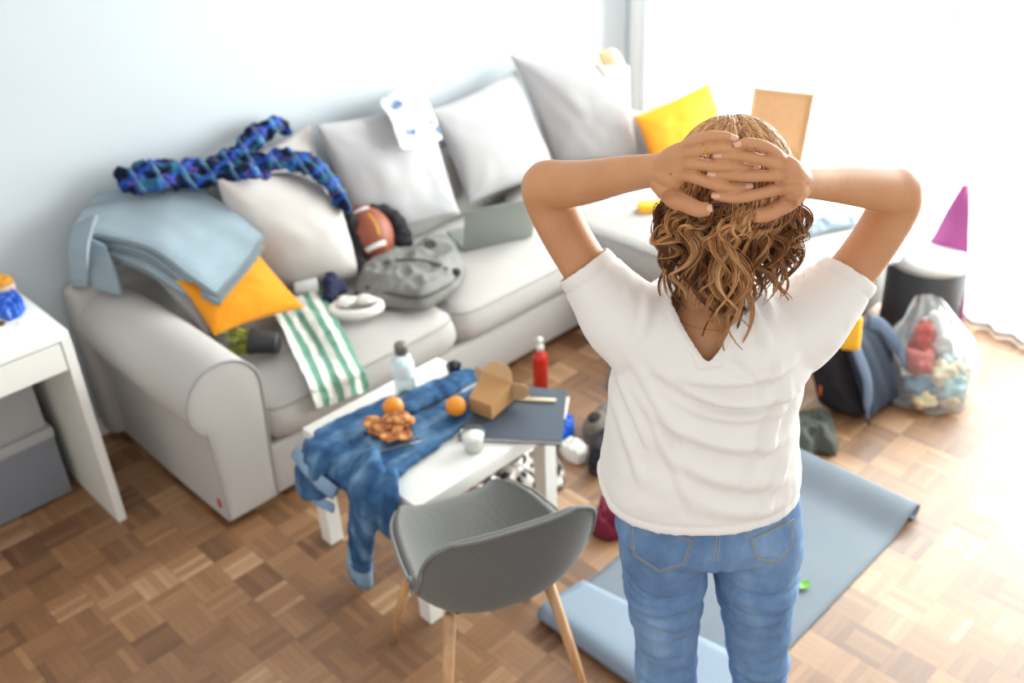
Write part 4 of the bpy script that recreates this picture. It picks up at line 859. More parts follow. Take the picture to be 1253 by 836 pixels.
heap([(742, 478), (746, 452), (758, 448), (766, 470), (758, 482)], 0, .03, 'grey_sock', plain('grey_knit', (120, 124, 132), rough=.95), 'grey sock on the floor half hidden by the woman\'s left side', 'sock', wr=.015, sc=25, seed=9)
# ================================================================== YOGA MAT
t = NT('mat_grey'); t.l(t.mix(t.noise(6, 3), lin((112, 122, 132)), lin((126, 136, 146))), t.b.inputs['Base Color']); t.b.inputs['Roughness'].default_value = .75; t.bump(t.noise(500, 2), .3, .0008); MG = t.m
t = NT('mat_underside'); ck = t.add('ShaderNodeTexWave'); ck.inputs['Scale'].default_value = 60; uv = t.add('ShaderNodeTexCoord').outputs['Object']; t.l(uv, ck.inputs[0]); ck2 = t.add('ShaderNodeTexWave', bands_direction='Y'); ck2.inputs['Scale'].default_value = 60; t.l(uv, ck2.inputs[0])
hh_ = t.math('MULTIPLY', ck.outputs['Fac'], ck2.outputs['Fac']); t.l(t.mix(hh_, lin((124, 140, 158)), lin((150, 166, 182))), t.b.inputs['Base Color']); t.b.inputs['Roughness'].default_value = .7; t.bump(hh_, .5, .002); MU = t.m
my0, my1 = .91, 1.50
mat = thing('yoga_mat', 'grey yoga mat unrolled on the parquet with both ends still curling up', 'mat', (2.0, 1.2, 0))
def matprof():
    pr = []
    # near end folds back over itself: pale underside uppermost
    for s in np.linspace(0, 1, 8): pr.append((1.66-.16*s, .022+.032*s))
    for a in np.linspace(0, PI, 14)[1:]: pr.append((1.50-.042*math.sin(a), .003+.0255*(1+math.cos(a))))
    x0 = pr[-1][0]
    for x in np.linspace(1.53, 2.62, 34): pr.append((x, .003+.052*max(0, min(1, (x-2.46)/.16))**2*(3-2*max(0, min(1, (x-2.46)/.16)))))
    for a in np.linspace(0, 1.25*PI, 20)[1:]: pr.append((2.62+.026*math.sin(a), .003+.026+.026*math.cos(a)))
    return pr
pr_ = np.array(matprof()); Gm = np.zeros((len(pr_), 24, 3))
for i, (x, z) in enumerate(pr_):
    for j in range(24):
        y = my0+(my1-my0)*j/23; f = max(0, 1-i/10)
        skew = 0
        if i < 21: skew = (.09 if i < 8 else .0)*(1-(y-my0)/.59)**1.0*(1-i/8 if i < 8 else 1)+(.0)      # the folded end lies a little askew
        k = min(1, max(0, (x-1.5)/.3)) if i > 20 else 0
        Gm[i, j] = (x+(skew if i < 20 else skew*0+0), y, z)
mb = MB(); mb.grid(Gm); o = mb.obj('mat_sheet', MG, mat)
o.data.materials.append(MU); mod_mesh(o, [('SOLIDIFY', dict(thickness=.005, offset=0, material_offset=1))])
lf = W(984, 718, z=.009); t = NT('fresh_leaf'); t.b.inputs['Base Color'].default_value = lin((120, 190, 70)); t.b.inputs['Roughness'].default_value = .5; LG = t.m
mb = MB(); Gl = np.array([[lf+np.array([.022*(2*i/10-1), .014*(1-(2*i/10-1)**2)**.6*(2*j/8-1), .003+.006*abs(2*j/8-1)**2+.002*math.sin(i)]) for j in range(9)] for i in range(11)]); mb.grid(Gl); o = mb.obj('leaf', LG); mod_mesh(o, [('SOLIDIFY', dict(thickness=.0012, offset=0))]); tag(o, 'small bright green leaf lying on the grey yoga mat', 'leaf')
# ================================================================== PERSON
PA, PB = .355, 1.40
PO = r0*PA+g0*PB
person = thing('person', 'woman seen from behind in white v-neck tee and blue jeans, hands clasped on her head', 'person', (PO[0], PO[1], 0), -YAW)
def L(u, v, b=PB):
    q = W(u, v, b=b); return np.array([q@r0-PA, b-PB, q[2]])
t = NT('skin'); cc = t.noise(14, 4); c2 = t.noise(130, 3)
vo = t.add('ShaderNodeTexVoronoi'); vo.inputs['Scale'].default_value = 26; vo.inputs['Randomness'].default_value = 1; t.l(t.add('ShaderNodeTexCoord').outputs['Object'], vo.inputs['Vector'])
col = t.mix(cc, lin((188, 132, 92)), lin((210, 158, 114))); col = t.mix(t.math('MULTIPLY', c2, .25), col, lin((172, 110, 74)))
fr = t.math('LESS_THAN', vo.outputs['Distance'], .05); col = t.mix(t.math('MULTIPLY', fr, .7), col, lin((120, 70, 45)))
t.l(col, t.b.inputs['Base Color']); t.b.inputs['Roughness'].default_value = .48; t.b.inputs['Specular IOR Level'].default_value = .4
t.b.inputs['Subsurface Weight'].default_value = .12; t.b.inputs['Subsurface Radius'].default_value = (.010, .004, .002); t.b.inputs['Subsurface Scale'].default_value = 1
t.bump(t.noise(420, 3), .12, .0006); SKIN = t.m
def ell_ring(cx, cy, z, hx, hy, n=40, ex=2.4, tilt=0):
    out = []
    for k in range(n):
        a = 2*PI*k/n; c, s = math.cos(a), math.sin(a); q = (abs(c)**ex+abs(s)**ex)**(-1/ex)
        out.append((cx+hx*c*q, cy+hy*s*q, z+tilt*s*q*hy))
    return out
def loft(mb, rings):
    n = len(rings[0]); V = [p for r in rings for p in r]
    F = [(i*n+k, i*n+(k+1) % n, (i+1)*n+(k+1) % n, (i+1)*n+k) for i in range(len(rings)-1) for k in range(n)]
    F += [tuple(range(n-1, -1, -1)), tuple((len(rings)-1)*n+k for k in range(n))]; mb.add(V, F)
def span(uL, uR, v, b=PB, dv=0):
    a = L(uL, v, b); c = L(uR, v+dv, b); return (a[0]+c[0])/2, (c[0]-a[0])/2, (a[2]+c[2])/2
# --- arms: pixel centre, ground distance, radius in metres
armL = [(800, 408, 1.42, .050), (772, 385, 1.43, .050), (742, 360, 1.45, .045), (716, 326, 1.47, .0405), (691, 285, 1.485, .040), (674, 248, 1.495, .0415), (667, 226, 1.48, .0385), (690, 226, 1.46, .0380), (722, 222, 1.42, .0335), (760, 214, 1.375, .0285), (795, 209, 1.335, .0245), (812, 208, 1.315, .0235)]
armR = [(930, 405, 1.42, .050), (972, 392, 1.43, .052), (1008, 368, 1.45, .047), (1040, 335, 1.47, .0405), (1070, 295, 1.485, .040), (1092, 258, 1.495, .041), (1101, 234, 1.48, .0375), (1080, 231, 1.46, .0370), (1048, 227, 1.42, .0325), (1012, 224, 1.375, .0275), (985, 223, 1.335, .0240), (970, 223, 1.315, .0235)]
def armtube(mb, spec, n=44):
    P = np.array([list(L(u, v, b))+[r] for u, v, b, r in spec]); S = spline(P, n); mb.tube(S[:, :3], list(S[:, 3]), 20)
# torso under the shirt, a little inside the cloth
HEAD_C = np.array(L(894, 230, 1.412)); 
def ring_px(uL, uR, v, hy, dy=0, b=PB, shrink=0, ex=2.4, dv=0, tilt=0):
    cx, hx, z = span(uL, uR, v, b, dv); return ell_ring(cx, dy, z, hx-shrink, hy-shrink, ex=ex, tilt=tilt)
TOR = [  # uL, uR, v, half depth, dy
 (772, 962, 640, .115, .0), (776, 958, 600, .105, .0), (782, 952, 560, .100, .005), (778, 958, 510, .105, .01), (772, 968, 460, .110, .012), (776, 976, 430, .112, .015), (785, 972, 405, .108, .018), (806, 952, 382, .095, .02), (832, 922, 366, .072, .02)]
mb = MB(); loft(mb, [ring_px(a, b_, v, h, d, shrink=.006) for a, b_, v, h, d in TOR])
armtube(mb, armL); armtube(mb, armR)
nk = np.array(L(872, 375, 1.40)); mb.tube(spline([nk+(0, .03, -.04), nk+(0, .025, .02), HEAD_C+(0.002, .0, -.07), HEAD_C+(0, .01, -.02)], 12), [.062, .054, .050, .052], 24) if False else mb.tube([nk+np.array([0, .03, -.05]), nk+np.array([0, .022, .02]), HEAD_C+np.array([-.004, .005, -.09]), HEAD_C+np.array([0, .01, -.03])], [.064, .056, .051, .054], 24)
# head with brow, nose, chin, ears
def headfn(p):
    x, y, z = p; f = 1.0
    if z < 0: f *= 1-.20*(-z)**1.5*(1 if y < .2 else .6)
    if y > 0: f *= 1-.05*abs(x)
    return np.array([f, f*(1.0 if y < 0 else .97), 1])
hm_ = MB(); hm_.ball(HEAD_C, (.075, .094, .099), 32, 22, headfn); mb.add(hm_.v, hm_.f)
H = HEAD_C
mb.ball(H+np.array([0, .060, -.068]), (.040, .034, .038), 16, 10)       # jaw and chin
mb.tube([H+np.array([0, .092, .012]), H+np.array([0, .107, -.018]), H+np.array([0, .112, -.030]), H+np.array([0, .098, -.038])], [.007, .010, .0125, .009], 10)
for s in (-1, 1):
    mb.tube([H+np.array([s*.012, .094, .030]), H+np.array([s*.032, .089, .033]), H+np.array([s*.05, .074, .026])], [.006, .008, .005], 8)
    mb.ball(H+np.array([s*.075, .002, -.012]), (.007, .018, .030), 12, 10)
mb.tube([H+np.array([-.022, .088, -.062]), H+np.array([0, .100, -.060]), H+np.array([.022, .088, -.062])], [.005, .008, .005], 8)
# legs and feet, inside the jeans
for s, (uk, vk) in ((-1, (815, 836)), (1, (930, 836))):
    kn = L(uk, vk, 1.40); hp = L(822 if s < 0 else 918, 690, 1.40)
    an = np.array([kn[0]*1.02, -.02, .09])
    S = spline([list(hp+np.array([0, 0, .09]))+[.066], list(hp)+[.062], list((hp+kn)/2)+[.054], list(kn)+[.040], list(kn*.6+an*.4+np.array([0, -.012, 0]))+[.037], list(an+np.array([0, 0, .1]))+[.029], list(an)+[.028], list(an+np.array([0, 0, -.035]))+[.030]], 34)
    mb.tube(S[:, :3], list(S[:, 3]), 18)
    f0 = np.array([an[0], -.045, .036]); mb.tube([f0, f0+np.array([0, .05, .0]), f0+np.array([s*.004, .13, -.008]), f0+np.array([s*.008, .19, -.016]), f0+np.array([s*.01, .215, -.018])], [(.030, .026), (.036, .030), (.026, .040), (.018, .040), (.012, .028)], 16, up=(0, 0, 1))
body = mb.obj('body', SKIN, person, local=True)
mod_mesh(body, [('REMESH', dict(mode='VOXEL', voxel_size=.005)), ('SMOOTH', dict(factor=.5, iterations=10))])
# --- hands: fingers pass over each other, each one a chain of its own
def bz(u, v):  # hands lie on the back of the skull: nearer the camera in the middle
    k = (u-893)/80; return 1.286+.030*k*k+.0*(v-215)
fing = {
 'L': [([(822, 190), (845.7, 174), (860, 168.5), (871.7, 166.5), (886, 166.6), (897, 169.5)], .0066),
       ([(820, 199), (843, 187), (862, 182.5), (874, 181), (886, 181), (903, 183), (917, 184)], .0070),
       ([(820, 208), (842, 200), (858, 201), (872, 203), (897, 203.5), (912, 205), (924, 206.3)], .0072),
       ([(820, 218), (842, 215), (856, 219.5), (868, 224), (880, 227), (893, 229), (905, 229.5), (915.5, 228.8)], .0071)],
 'R': [([(970, 208), (954, 192), (944, 183), (932.7, 178), (914.8, 175), (908, 176), (902, 177.5)], .0066),
       ([(972, 216), (952.5, 203), (940, 198), (925.6, 194.5), (912, 191.5), (900.4, 190.3), (877, 190.3)], .0071),
       ([(972, 224), (952.5, 215.3), (940, 215), (925.6, 215.3), (910, 215.3), (896.9, 215.0), (870, 213.2)], .0073),
       ([(970, 232), (949, 232), (938, 235), (925.6, 238), (912, 240.7), (900.4, 242), (888, 241.6), (874.6, 240)], .0072)]}
thumb = {'L': [(812, 218), (818, 234), (826, 244), (836, 248), (848.4, 254), (858, 256.5), (868, 255.5)], 'R': [(975, 232), (966, 244), (958, 251), (949, 256), (936.3, 262), (922.5, 263.5)]}
hb = MB(); nails = []
for h, fl in fing.items():
    sg = 1 if h == 'L' else -1
    for k, (pts, r) in enumerate(fl):
        n = len(pts); P3 = []
        for i, (u, v) in enumerate(pts):
            fz = i/(n-1)
            lift = .004*math.sin(PI*min(1, fz*1.3)) + (-.004 if (h == 'L') else .0)*0
            off = -.0055*math.cos(PI*(fz-.25)*1.45)+((-.0045 if h == 'R' else .0005)*min(1, max(0, fz*3-.8)))
            rr = 1.13*r*(1.05 if i <= 1 else 1.0)*(.88 if i >= n-2 else 1)
            if i == n-1: rr *= .86
            P3.append(list(L(u, v, bz(u, v)+off+(.012 if i == 0 else 0)))+[rr])
        S = spline(P3, 30)
        rad = S[:, 3].copy()
        # knuckle swellings
        for c, w_, a_ in ((.22, .06, .10), (.55, .05, .07), (.80, .04, .04)):
            rad *= 1+a_*np.exp(-((np.linspace(0, 1, 30)-c)/w_)**2)
        e = S[-1, :3]+(S[-1, :3]-S[-3, :3])*.22; 
        pts3 = list(S[:, :3])+[e, e+(S[-1, :3]-S[-2, :3])*.4]; rads = list(rad)+[rad[-1]*.80, rad[-1]*.4]
        hb.tube(pts3, rads, 14)
        nails.append((S[-1, :3]+(S[-1, :3]-S[-2, :3])*.2, S[-1, :3]-S[-4, :3], rad[-1]))
    P3 = [list(L(u, v, bz(u, v)+(.010 if i < 2 else .002)))+[(.018, .0160, .0142, .0128, .0122, .0112, .0098)[min(i, 6)]] for i, (u, v) in enumerate(thumb[h])]
    S = spline(P3, 26); e = S[-1, :3]+(S[-1, :3]-S[-3, :3])*.3
    hb.tube(list(S[:, :3])+[e], list(S[:, 3])+[S[-1, 3]*.55], 14)
    if h == 'L': nails.append((S[-1, :3]+(S[-1, :3]-S[-2, :3])*.1, S[-1, :3]-S[-4, :3], S[-1, 3]*.9))
# palms: a bundle of flattened metacarpal tubes merging into the wrist
palm = {'L': ((803, 208), [(840, 180), (840, 190), (839, 201), (838, 214)], [(818, 236), (828, 236)]), 'R': ((982, 223), [(957, 196), (955, 205), (955, 216), (953, 231)], [(964, 245), (952, 246)])}
for h, (wr, kn, th_) in palm.items():
    for (u, v) in kn+[(wr[0]*.25+kn[-1][0]*.75, kn[-1][1]+9)]:
        a = L(wr[0], wr[1], 1.325); m_ = L((wr[0]*.45+u*.55), wr[1]*.4+v*.6, 1.302); e = L(u, v, bz(u, v)+.004)
        S = spline([list(a)+[.018], list(m_)+[.0150], list(e)+[.0105]], 12); hb.tube(S[:, :3], list(S[:, 3]), 14)
    a = L(wr[0], wr[1], 1.325); e = L(th_[0][0], th_[0][1], 1.300); hb.tube([a, (a+e)/2+np.array([0, 0, -.002]), e], [.019, .018, .015], 14)
    for (u, v) in kn: hb.ball(L(u, v, bz(u, v)-.0008), .0098, 12, 8)
# one continuous body: union with the hands on a finer grid
bm = bmesh.new(); bm.from_mesh(body.data)
hbm = hb.mesh('tmp'); bm.from_mesh(hbm); me = bpy.data.meshes.new('body'); bm.to_mesh(me); bm.free(); body.data = me; me.materials.append(SKIN)
mod_mesh(body, [('REMESH', dict(mode='VOXEL', voxel_size=.0016)), ('SMOOTH', dict(factor=.5, iterations=2))])
nail_m = plain('nail', (224, 178, 154), rough=.35, spec=.3, var=.02)
for p, d, r in nails:
    d = d/np.linalg.norm(d); n_ = np.array([0, -.86, .5]); n_ = n_-d*(n_@d); n_ /= np.linalg.norm(n_); s_ = np.cross(d, n_)
    mb = MB(); G = np.zeros((9, 9, 3))
    for i in range(9):
        for j in range(9):
            x = -1+i/4; y = -1+j/4; ln = .0060; wd = r*.78*(1-.12*x*x*(x > 0)); ang = y*.95
            G[i, j] = p+d*(ln*x-.001)*(1-.10*y*y*(1 if x > 0 else 1))+s_*wd*math.sin(ang)*1.05+n_*(r*math.cos(ang)+.0006)-n_*(.0012*(x > .6))
    mb.grid(G); o = mb.obj('fingernail', nail_m, person, local=True); mod_mesh(o, [('SOLIDIFY', dict(thickness=.0009, offset=0))]); o['label'] = 'short pale pink fingernail'
gold = plain('gold', (226, 176, 92), rough=.25, metal=1, var=.02)
# ring on the left ring finger, with a small stone
rp = L(862, 182.5, bz(862, 182)-.003); q = L(871, 181, bz(871, 181)-.003)-rp; q /= np.linalg.norm(q); e1 = np.cross(q, [0, 0, 1]); e1 /= np.linalg.norm(e1); e2 = np.cross(q, e1)
mb = MB(); mb.tube([rp+(e1*math.cos(a)+e2*math.sin(a))*.0098 for a in np.linspace(0, 2*PI, 33)[:-1]], .0008, 8, closed=True)
mb.ball(rp+np.array([0, -.0098, .002]), .0018, 10, 8); mb.ball(rp+np.array([.002, -.0092, .0045]), .0012, 8, 6); mb.obj('finger_ring', gold, person, local=True)
# ================================================================== JEANS
t = NT('washed_denim'); tc = t.add('ShaderNodeTexCoord').outputs['Object']; mp = t.add('ShaderNodeMapping'); mp.inputs['Scale'].default_value = (260, 260, 60); t.l(tc, mp.inputs[0])
th_ = t.noise(2, 3, mp.outputs[0]); n2 = t.noise(9, 4, tc); n3 = t.noise(60, 4, tc)
mpv = t.add('ShaderNodeMapping'); mpv.inputs['Scale'].default_value = (14, 14, 5); t.l(tc, mpv.inputs[0]); n4 = t.noise(1, 4, mpv.outputs[0])
col = t.ramp(n4, ((.25, lin((72, 104, 148))), (.5, lin((98, 134, 178))), (.75, lin((140, 172, 206)))))
col = t.mix(t.math('MULTIPLY', th_, .35), col, lin((60, 88, 128))); col = t.mix(t.math('MULTIPLY', n3, .22), col, lin((176, 200, 222)))
t.l(col, t.b.inputs['Base Color']); t.b.inputs['Roughness'].default_value = .85; t.b.inputs['Specular IOR Level'].default_value = .2; t.bump(th_, .4, .0008); DENIM = t.m
mb = MB()
cxh, hxh, zh = span(753, 980, 640)
HIP = [(764, 968, 560, .100, .01), (757, 974, 600, .112, .005), (752, 979, 632, .120, .0), (757, 977, 648, .112, .0), (768, 968, 660, .085, .0)]
loft(mb, [ring_px(a, b_, v, h, d, ex=2.5) for a, b_, v, h, d in HIP])
legs = {-1: [(755, 872, 628), (756, 868, 660), (762, 864, 697), (768, 857, 735), (776, 853, 775), (779, 851, 812), (781, 850, 836)], 1: [(862, 979, 628), (867, 979, 660), (871, 974, 697), (880, 967, 735), (887, 963, 775), (893, 961, 812), (897, 960, 836)]}
LEGP = {}
for s, rows in legs.items():
    P = []
    for a, b_, v in rows:
        cx_, hx_, z_ = span(a, b_, v); P.append([cx_, -.004, z_, hx_, hx_*1.12])
    k = P[-1]; 
    P += [[k[0]*1.01, -.006, k[2]-.08, k[3]*.90, k[3]*.98], [k[0]*1.02, -.02, k[2]-.20, k[3]*.92, k[3]*.98], [k[0]*1.03, -.02, .20, k[3]*.78, k[3]*.8], [k[0]*1.03, -.01, .10, k[3]*.74, k[3]*.76]]
    S = spline(P, 44); LEGP[s] = S
    loft(mb, [ell_ring(x, y, z, hx, hy, ex=2.1) for x, y, z, hx, hy in S[::-1]])
jeans = mb.obj('jeans', DENIM, person, local=True)
mod_mesh(jeans, [('REMESH', dict(mode='VOXEL', voxel_size=.0045)), ('SMOOTH', dict(factor=.5, iterations=8))])
bm = bmesh.new(); bm.from_mesh(jeans.data); zmin = min(v.co.z for v in bm.verts); zmx = max(v.co.z for v in bm.verts)
bmesh.ops.delete(bm, geom=[f for f in bm.faces if (f.calc_center_median().z < zmin+.004 and abs(f.normal.z) > .5) or (f.calc_center_median().z > zmx-.006)], context='FACES'); bm.to_mesh(jeans.data); bm.free()
zc = L(868, 695)[2]
def jd(a):
    out = np.zeros(len(a))
    x, y, z = a[:, 0], a[:, 1], a[:, 2]
    cxL = np.where(x < cxh, LEGP[-1][10, 0], LEGP[1][10, 0])
    lx = (x-cxL)
    def ridge(z0, slope, w, amp, curve=0):
        d = z-(z0+slope*lx+curve*lx*lx); return amp*np.exp(-(d/w)**2)
    sgn = np.where(x < cxh, 1, -1)
    for z0, sl, w, am in ((zc+.012, .18, .006, -.0055), (zc-.018, .32, .009, .0035), (zc-.045, .10, .007, -.003), (zc-.065, -.18, .010, .003), (zc-.10, .25, .010, .002), (zc-.15, .12, .012, .002), (zc-.20, -.2, .010, -.002), (zc-.235, .15, .009, .004), (zc-.255, .1, .006, -.004), (zc-.28, -.1, .009, .004), (zc-.30, .12, .006, -.004)):
        d = z-(z0+sl*lx*sgn); out += am*np.exp(-(d/w)**2)*(z < zc+.06)
    out += .0035*fbm(a*np.array([1, 1, 1.6]), 13, 3, 2)+.0015*fbm(a, 40, 5, 2)
    # centre back seam and crotch crease
    out += -.003*np.exp(-((x-cxh-.002)/.0035)**2)*(y < 0)*(z > zc-.02)
    out += -.005*np.exp(-((z-(zc+.006+abs(x-cxh)*.10))/.008)**2)*(y < .02)
    return out
displace(jeans, jd)
jt = BVHTree.FromObject(jeans, bpy.context.evaluated_depsgraph_get()) if False else BVHTree.FromPolygons([v.co.copy() for v in jeans.data.vertices], [tuple(p.vertices) for p in jeans.data.polygons])
C0L = np.array([C0@r0-PA, C0@g0-PB, C0[2]])
def ray_local(bv, u, v, off=.001):
    d = L(u, v, PB)-C0L; h = bv.ray_cast(Vector(C0L), Vector(d)); 
    return None if h[0] is None else np.array(h[0])-d/np.linalg.norm(d)*off
def onjeans(u, v, off=.001): return ray_local(jt, u, v, off)
pocket_m = DENIM; thread = plain('pale_stitching', (196, 178, 140), rough=.8)
for nm, cs in (('L', [(767, 622), (850, 662), (841, 692), (806, 702), (773, 680)]), ('R', [(917, 660), (972, 634), (971, 668), (952, 690), (925, 686)])):
    pts = []
    for i in range(len(cs)):
        a, b_ = np.array(cs[i], float), np.array(cs[(i+1) % len(cs)], float)
        for k in range(10): pts.append(a+(b_-a)*k/10)
    c = np.mean(cs, axis=0); P = []
    for rr in np.linspace(0, 1, 9):
        row = []
        for p in pts:
            q = c+(p-c)*rr; h = onjeans(q[0], q[1], .0018 if rr < .99 else .0002)
            row.append(h if h is not None else np.array([np.nan]*3))
        P.append(row)
    P = np.array(P)
    if np.isnan(P).any(): continue
    mb = MB(); mb.grid(P.transpose(1, 0, 2), closed_u=True); mb.obj('back_pocket', DENIM, jeans, local=True, weld=.0002)
    for sc in (.955, .88):
        row = [onjeans(*(c+(p-c)*sc), .0022) for p in pts]; MB().tube(row, .0005, 5, closed=True).obj('stitching', thread, jeans, local=True)
row = [onjeans(881-(v-640)*.10, v, .0006) for v in range(640, 692, 4)]
row = [r_ for r_ in row if r_ is not None]
if len(row) > 3: MB().tube([r_+np.array([.0025, 0, 0]) for r_ in row], .0005, 5).obj('stitching', thread, jeans, local=True); MB().tube([r_-np.array([.0035, 0, 0]) for r_ in row], .0005, 5).obj('stitching', thread, jeans, local=True)
# ================================================================== T-SHIRT
t = NT('white_jersey'); tc = t.add('ShaderNodeTexCoord').outputs['Object']
t.l(t.mix(t.noise(300, 2), lin((246, 243, 238)), lin((250, 248, 245))), t.b.inputs['Base Color']); t.b.inputs['Roughness'].default_value = .85; t.b.inputs['Specular IOR Level'].default_value = .15
t.b.inputs['Subsurface Weight'].default_value = 0; t.b.inputs['Sheen Weight'].default_value = .15
tl_ = t.add('ShaderNodeBsdfTranslucent'); tl_.inputs[0].default_value = lin((250, 240, 226)); ms = t.add('ShaderNodeMixShader'); ms.inputs[0].default_value = .18
t.bump(t.noise(700, 2), .15, .0005); t.l(t.b.outputs[0], ms.inputs[1]); t.l(tl_.outputs[0], ms.inputs[2]); t.l(ms.outputs[0], t.out.inputs[0]); TEE = t.m
SH = [(733, 970, 590, .150, .000), (738, 972, 565, .147, .0), (743, 972, 530, .140, .005), (748, 973, 495, .132, .008), (752, 980, 465, .128, .012), (756, 986, 440, .126, .014), (764, 984, 415, .124, .016), (776, 972, 392, .116, .018), (796, 950, 372, .098, .02), (822, 926, 358, .078, .02), (838, 912, 348, .06, .02)]
mb = MB(); loft(mb, [ring_px(a, b_, v, h, d, ex=2.5) for a, b_, v, h, d in SH])
slL = [(815, 425, 1.41, .080), (785, 405, 1.42, .078), (760, 384, 1.435, .070), (737, 355, 1.455, .058), (720, 333, 1.466, .050), (712, 322, 1.472, .0475)]
slR = [(918, 425, 1.41, .080), (955, 410, 1.42, .080), (985, 392, 1.435, .072), (1013, 365, 1.455, .060), (1034, 343, 1.466, .050), (1043, 331, 1.472, .0475)]
ENDS = []
for sp in (slL, slR):
    P = np.array([list(L(u, v, b))+[r] for u, v, b, r in sp]); S = spline(P, 24); mb.tube(S[:, :3], list(S[:, 3]), 28)
    d = S[-1, :3]-S[-3, :3]; ENDS.append((S[-1, :3], d/np.linalg.norm(d)))
shirt = mb.obj('t_shirt', TEE, person, local=True)
mod_mesh(shirt, [('REMESH', dict(mode='VOXEL', voxel_size=.004)), ('SMOOTH', dict(factor=.5, iterations=26))])
NV = L(868, 447, 1.29)      # bottom of the V
NL = L(812, 360, 1.33); NR = L(922, 356, 1.33)
def vhalf(z):
    k = np.clip((z-NV[2])/((NL[2]+NR[2])/2-NV[2]), 0, 1.6); return k
def inv(x, z, grow=0.):
    """inside the V neckline (back)"""
    k = (z-NV[2])/((NL[2]+NR[2])/2-NV[2])
    kk = np.clip(k, 0, 1); s = kk**.82
    l = NV[0]+(NL[0]-NV[0])*s-grow; r = NV[0]+(NR[0]-NV[0])*s+grow
    return (k > -grow*8) & (x > l) & (x < r)
bm = bmesh.new(); bm.from_mesh(shirt.data)
zb = min(v.co.z for v in bm.verts); dele = []
zsh = (NL[2]+NR[2])/2
for f in bm.faces:
    c = np.array(f.calc_center_median())
    if f.normal.z < -.6 and c[2] < zb+.02: dele.append(f); continue
    if c[2] < zb+.008: dele.append(f); continue
    if inv(c[0], c[2]) and (c[1] < .0 or c[2] > zsh-.012): dele.append(f); continue
    done = False
    for e, d in ENDS:
        if (c-e)@d > -.004 and np.linalg.norm(c-e) < .09: dele.append(f); break
bmesh.ops.delete(bm, geom=dele, context='FACES')
for _ in range(6):
    bnd = [v for v in bm.verts if v.is_boundary]
    new = {}
    for v in bnd:
        nb = [e.other_vert(v) for e in v.link_edges if e.is_boundary]
        if len(nb) == 2: new[v] = v.co*.4+(nb[0].co+nb[1].co)*.3
    for v, c in new.items(): v.co = c
bmesh.ops.delete(bm, geom=[v for v in bm.verts if not v.link_faces], context='VERTS')
bm.to_mesh(shirt.data); bm.free()
cx0 = L(868, 520)[0]
def arcf(x, z, xc, z0, curv, w, amp, hw, asym=0):
    """fold: a sagging arc z = z0 + curv*(x-xc)^2, faded at its ends; asymmetric profile"""
    d = (z-(z0+curv*(x-xc)**2+asym*(x-xc)))/w; fade = np.exp(-((x-xc)/hw)**4)
    return amp*fade*(np.exp(-d*d)-.75*np.exp(-(d+1.5)**2))
def sd(a):
    x, y, z = a[:, 0], a[:, 1], a[:, 2]; bk = np.clip((.03-y)/.06, 0, 1)
    o = np.zeros(len(a)); Z = lambda v: L(868, v, 1.27)[2]
    for v, cu, w, am, hw, xo, asy in ((478, 1.3, .010, .0060, .10, .01, .02), (503, 2.0, .010, .0090, .125, .018, -.14), (522, 2.3, .008, .0050, .10, .03, -.05), (548, 1.7, .013, .0080, .11, -.005, -.28), (588, 1.3, .016, .0070, .09, .01, -.32), (622, .8, .014, .0040, .07, .03, -.2)):
        o += arcf(x, z, cx0+xo, Z(v), cu, w, am, hw, asy)*bk
    # long diagonal from the left armpit towards the lower right
    def line(u0, v0, u1, v1, w, amp, b=1.28):
        p = L(u0, v0, b); q = L(u1, v1, b); d = np.array([q[0]-p[0], q[2]-p[2]]); ln = np.linalg.norm(d); d /= ln
        s = (x-p[0])*d[0]+(z-p[2])*d[1]; n = -(x-p[0])*d[1]+(z-p[2])*d[0]; k = s/ln
        fade = np.clip(k*5, 0, 1)*np.clip((1-k)*5, 0, 1)
        return amp*fade*(np.exp(-(n/w)**2)-.7*np.exp(-((n+1.5*w)/w)**2))*bk
    for q in ((752, 470, 800, 560, .008, .006), (770, 455, 850, 560, .008, .005), (757, 520, 790, 600, .009, .004), (790, 500, 850, 620, .009, .004), (972, 470, 930, 560, .008, .006), (965, 500, 905, 600, .008, .005), (968, 560, 925, 630, .008, .005), (960, 450, 930, 500, .007, .004),
              (808, 372, 775, 410, .007, .005), (812, 395, 788, 450, .007, .005), (800, 365, 752, 372, .007, .004), (930, 372, 965, 420, .006, .007), (942, 368, 985, 410, .006, .007), (922, 390, 950, 440, .007, .006), (955, 362, 1000, 380, .006, .004), (900, 440, 940, 470, .007, .003), (830, 440, 800, 480, .007, .003)):
        o += line(*q)
    o *= 1.15+.9*fbm(a, 7, 6, 1)
    o += .006*fbm(a*np.array([.6, 1, 1.2]), 9, 2, 2)*np.clip((1.45-z)*4, .3, 1)+.0012*fbm(a, 34, 8, 2)
    o += -.0028*np.exp(-((z-(zb+.024))/.0032)**2)+.0012*(z < zb+.022)
    for e, d in ENDS:
        s_ = (a-e)@d; near = np.linalg.norm(a-e, axis=1) < .10
        o += np.where(near, -.0028*np.exp(-((s_+.026)/.0032)**2), 0)
    return o
displace(shirt, sd)
mod_mesh(shirt, [('SMOOTH', dict(factor=.5, iterations=2)), ('SOLIDIFY', dict(thickness=.0022, offset=1))])
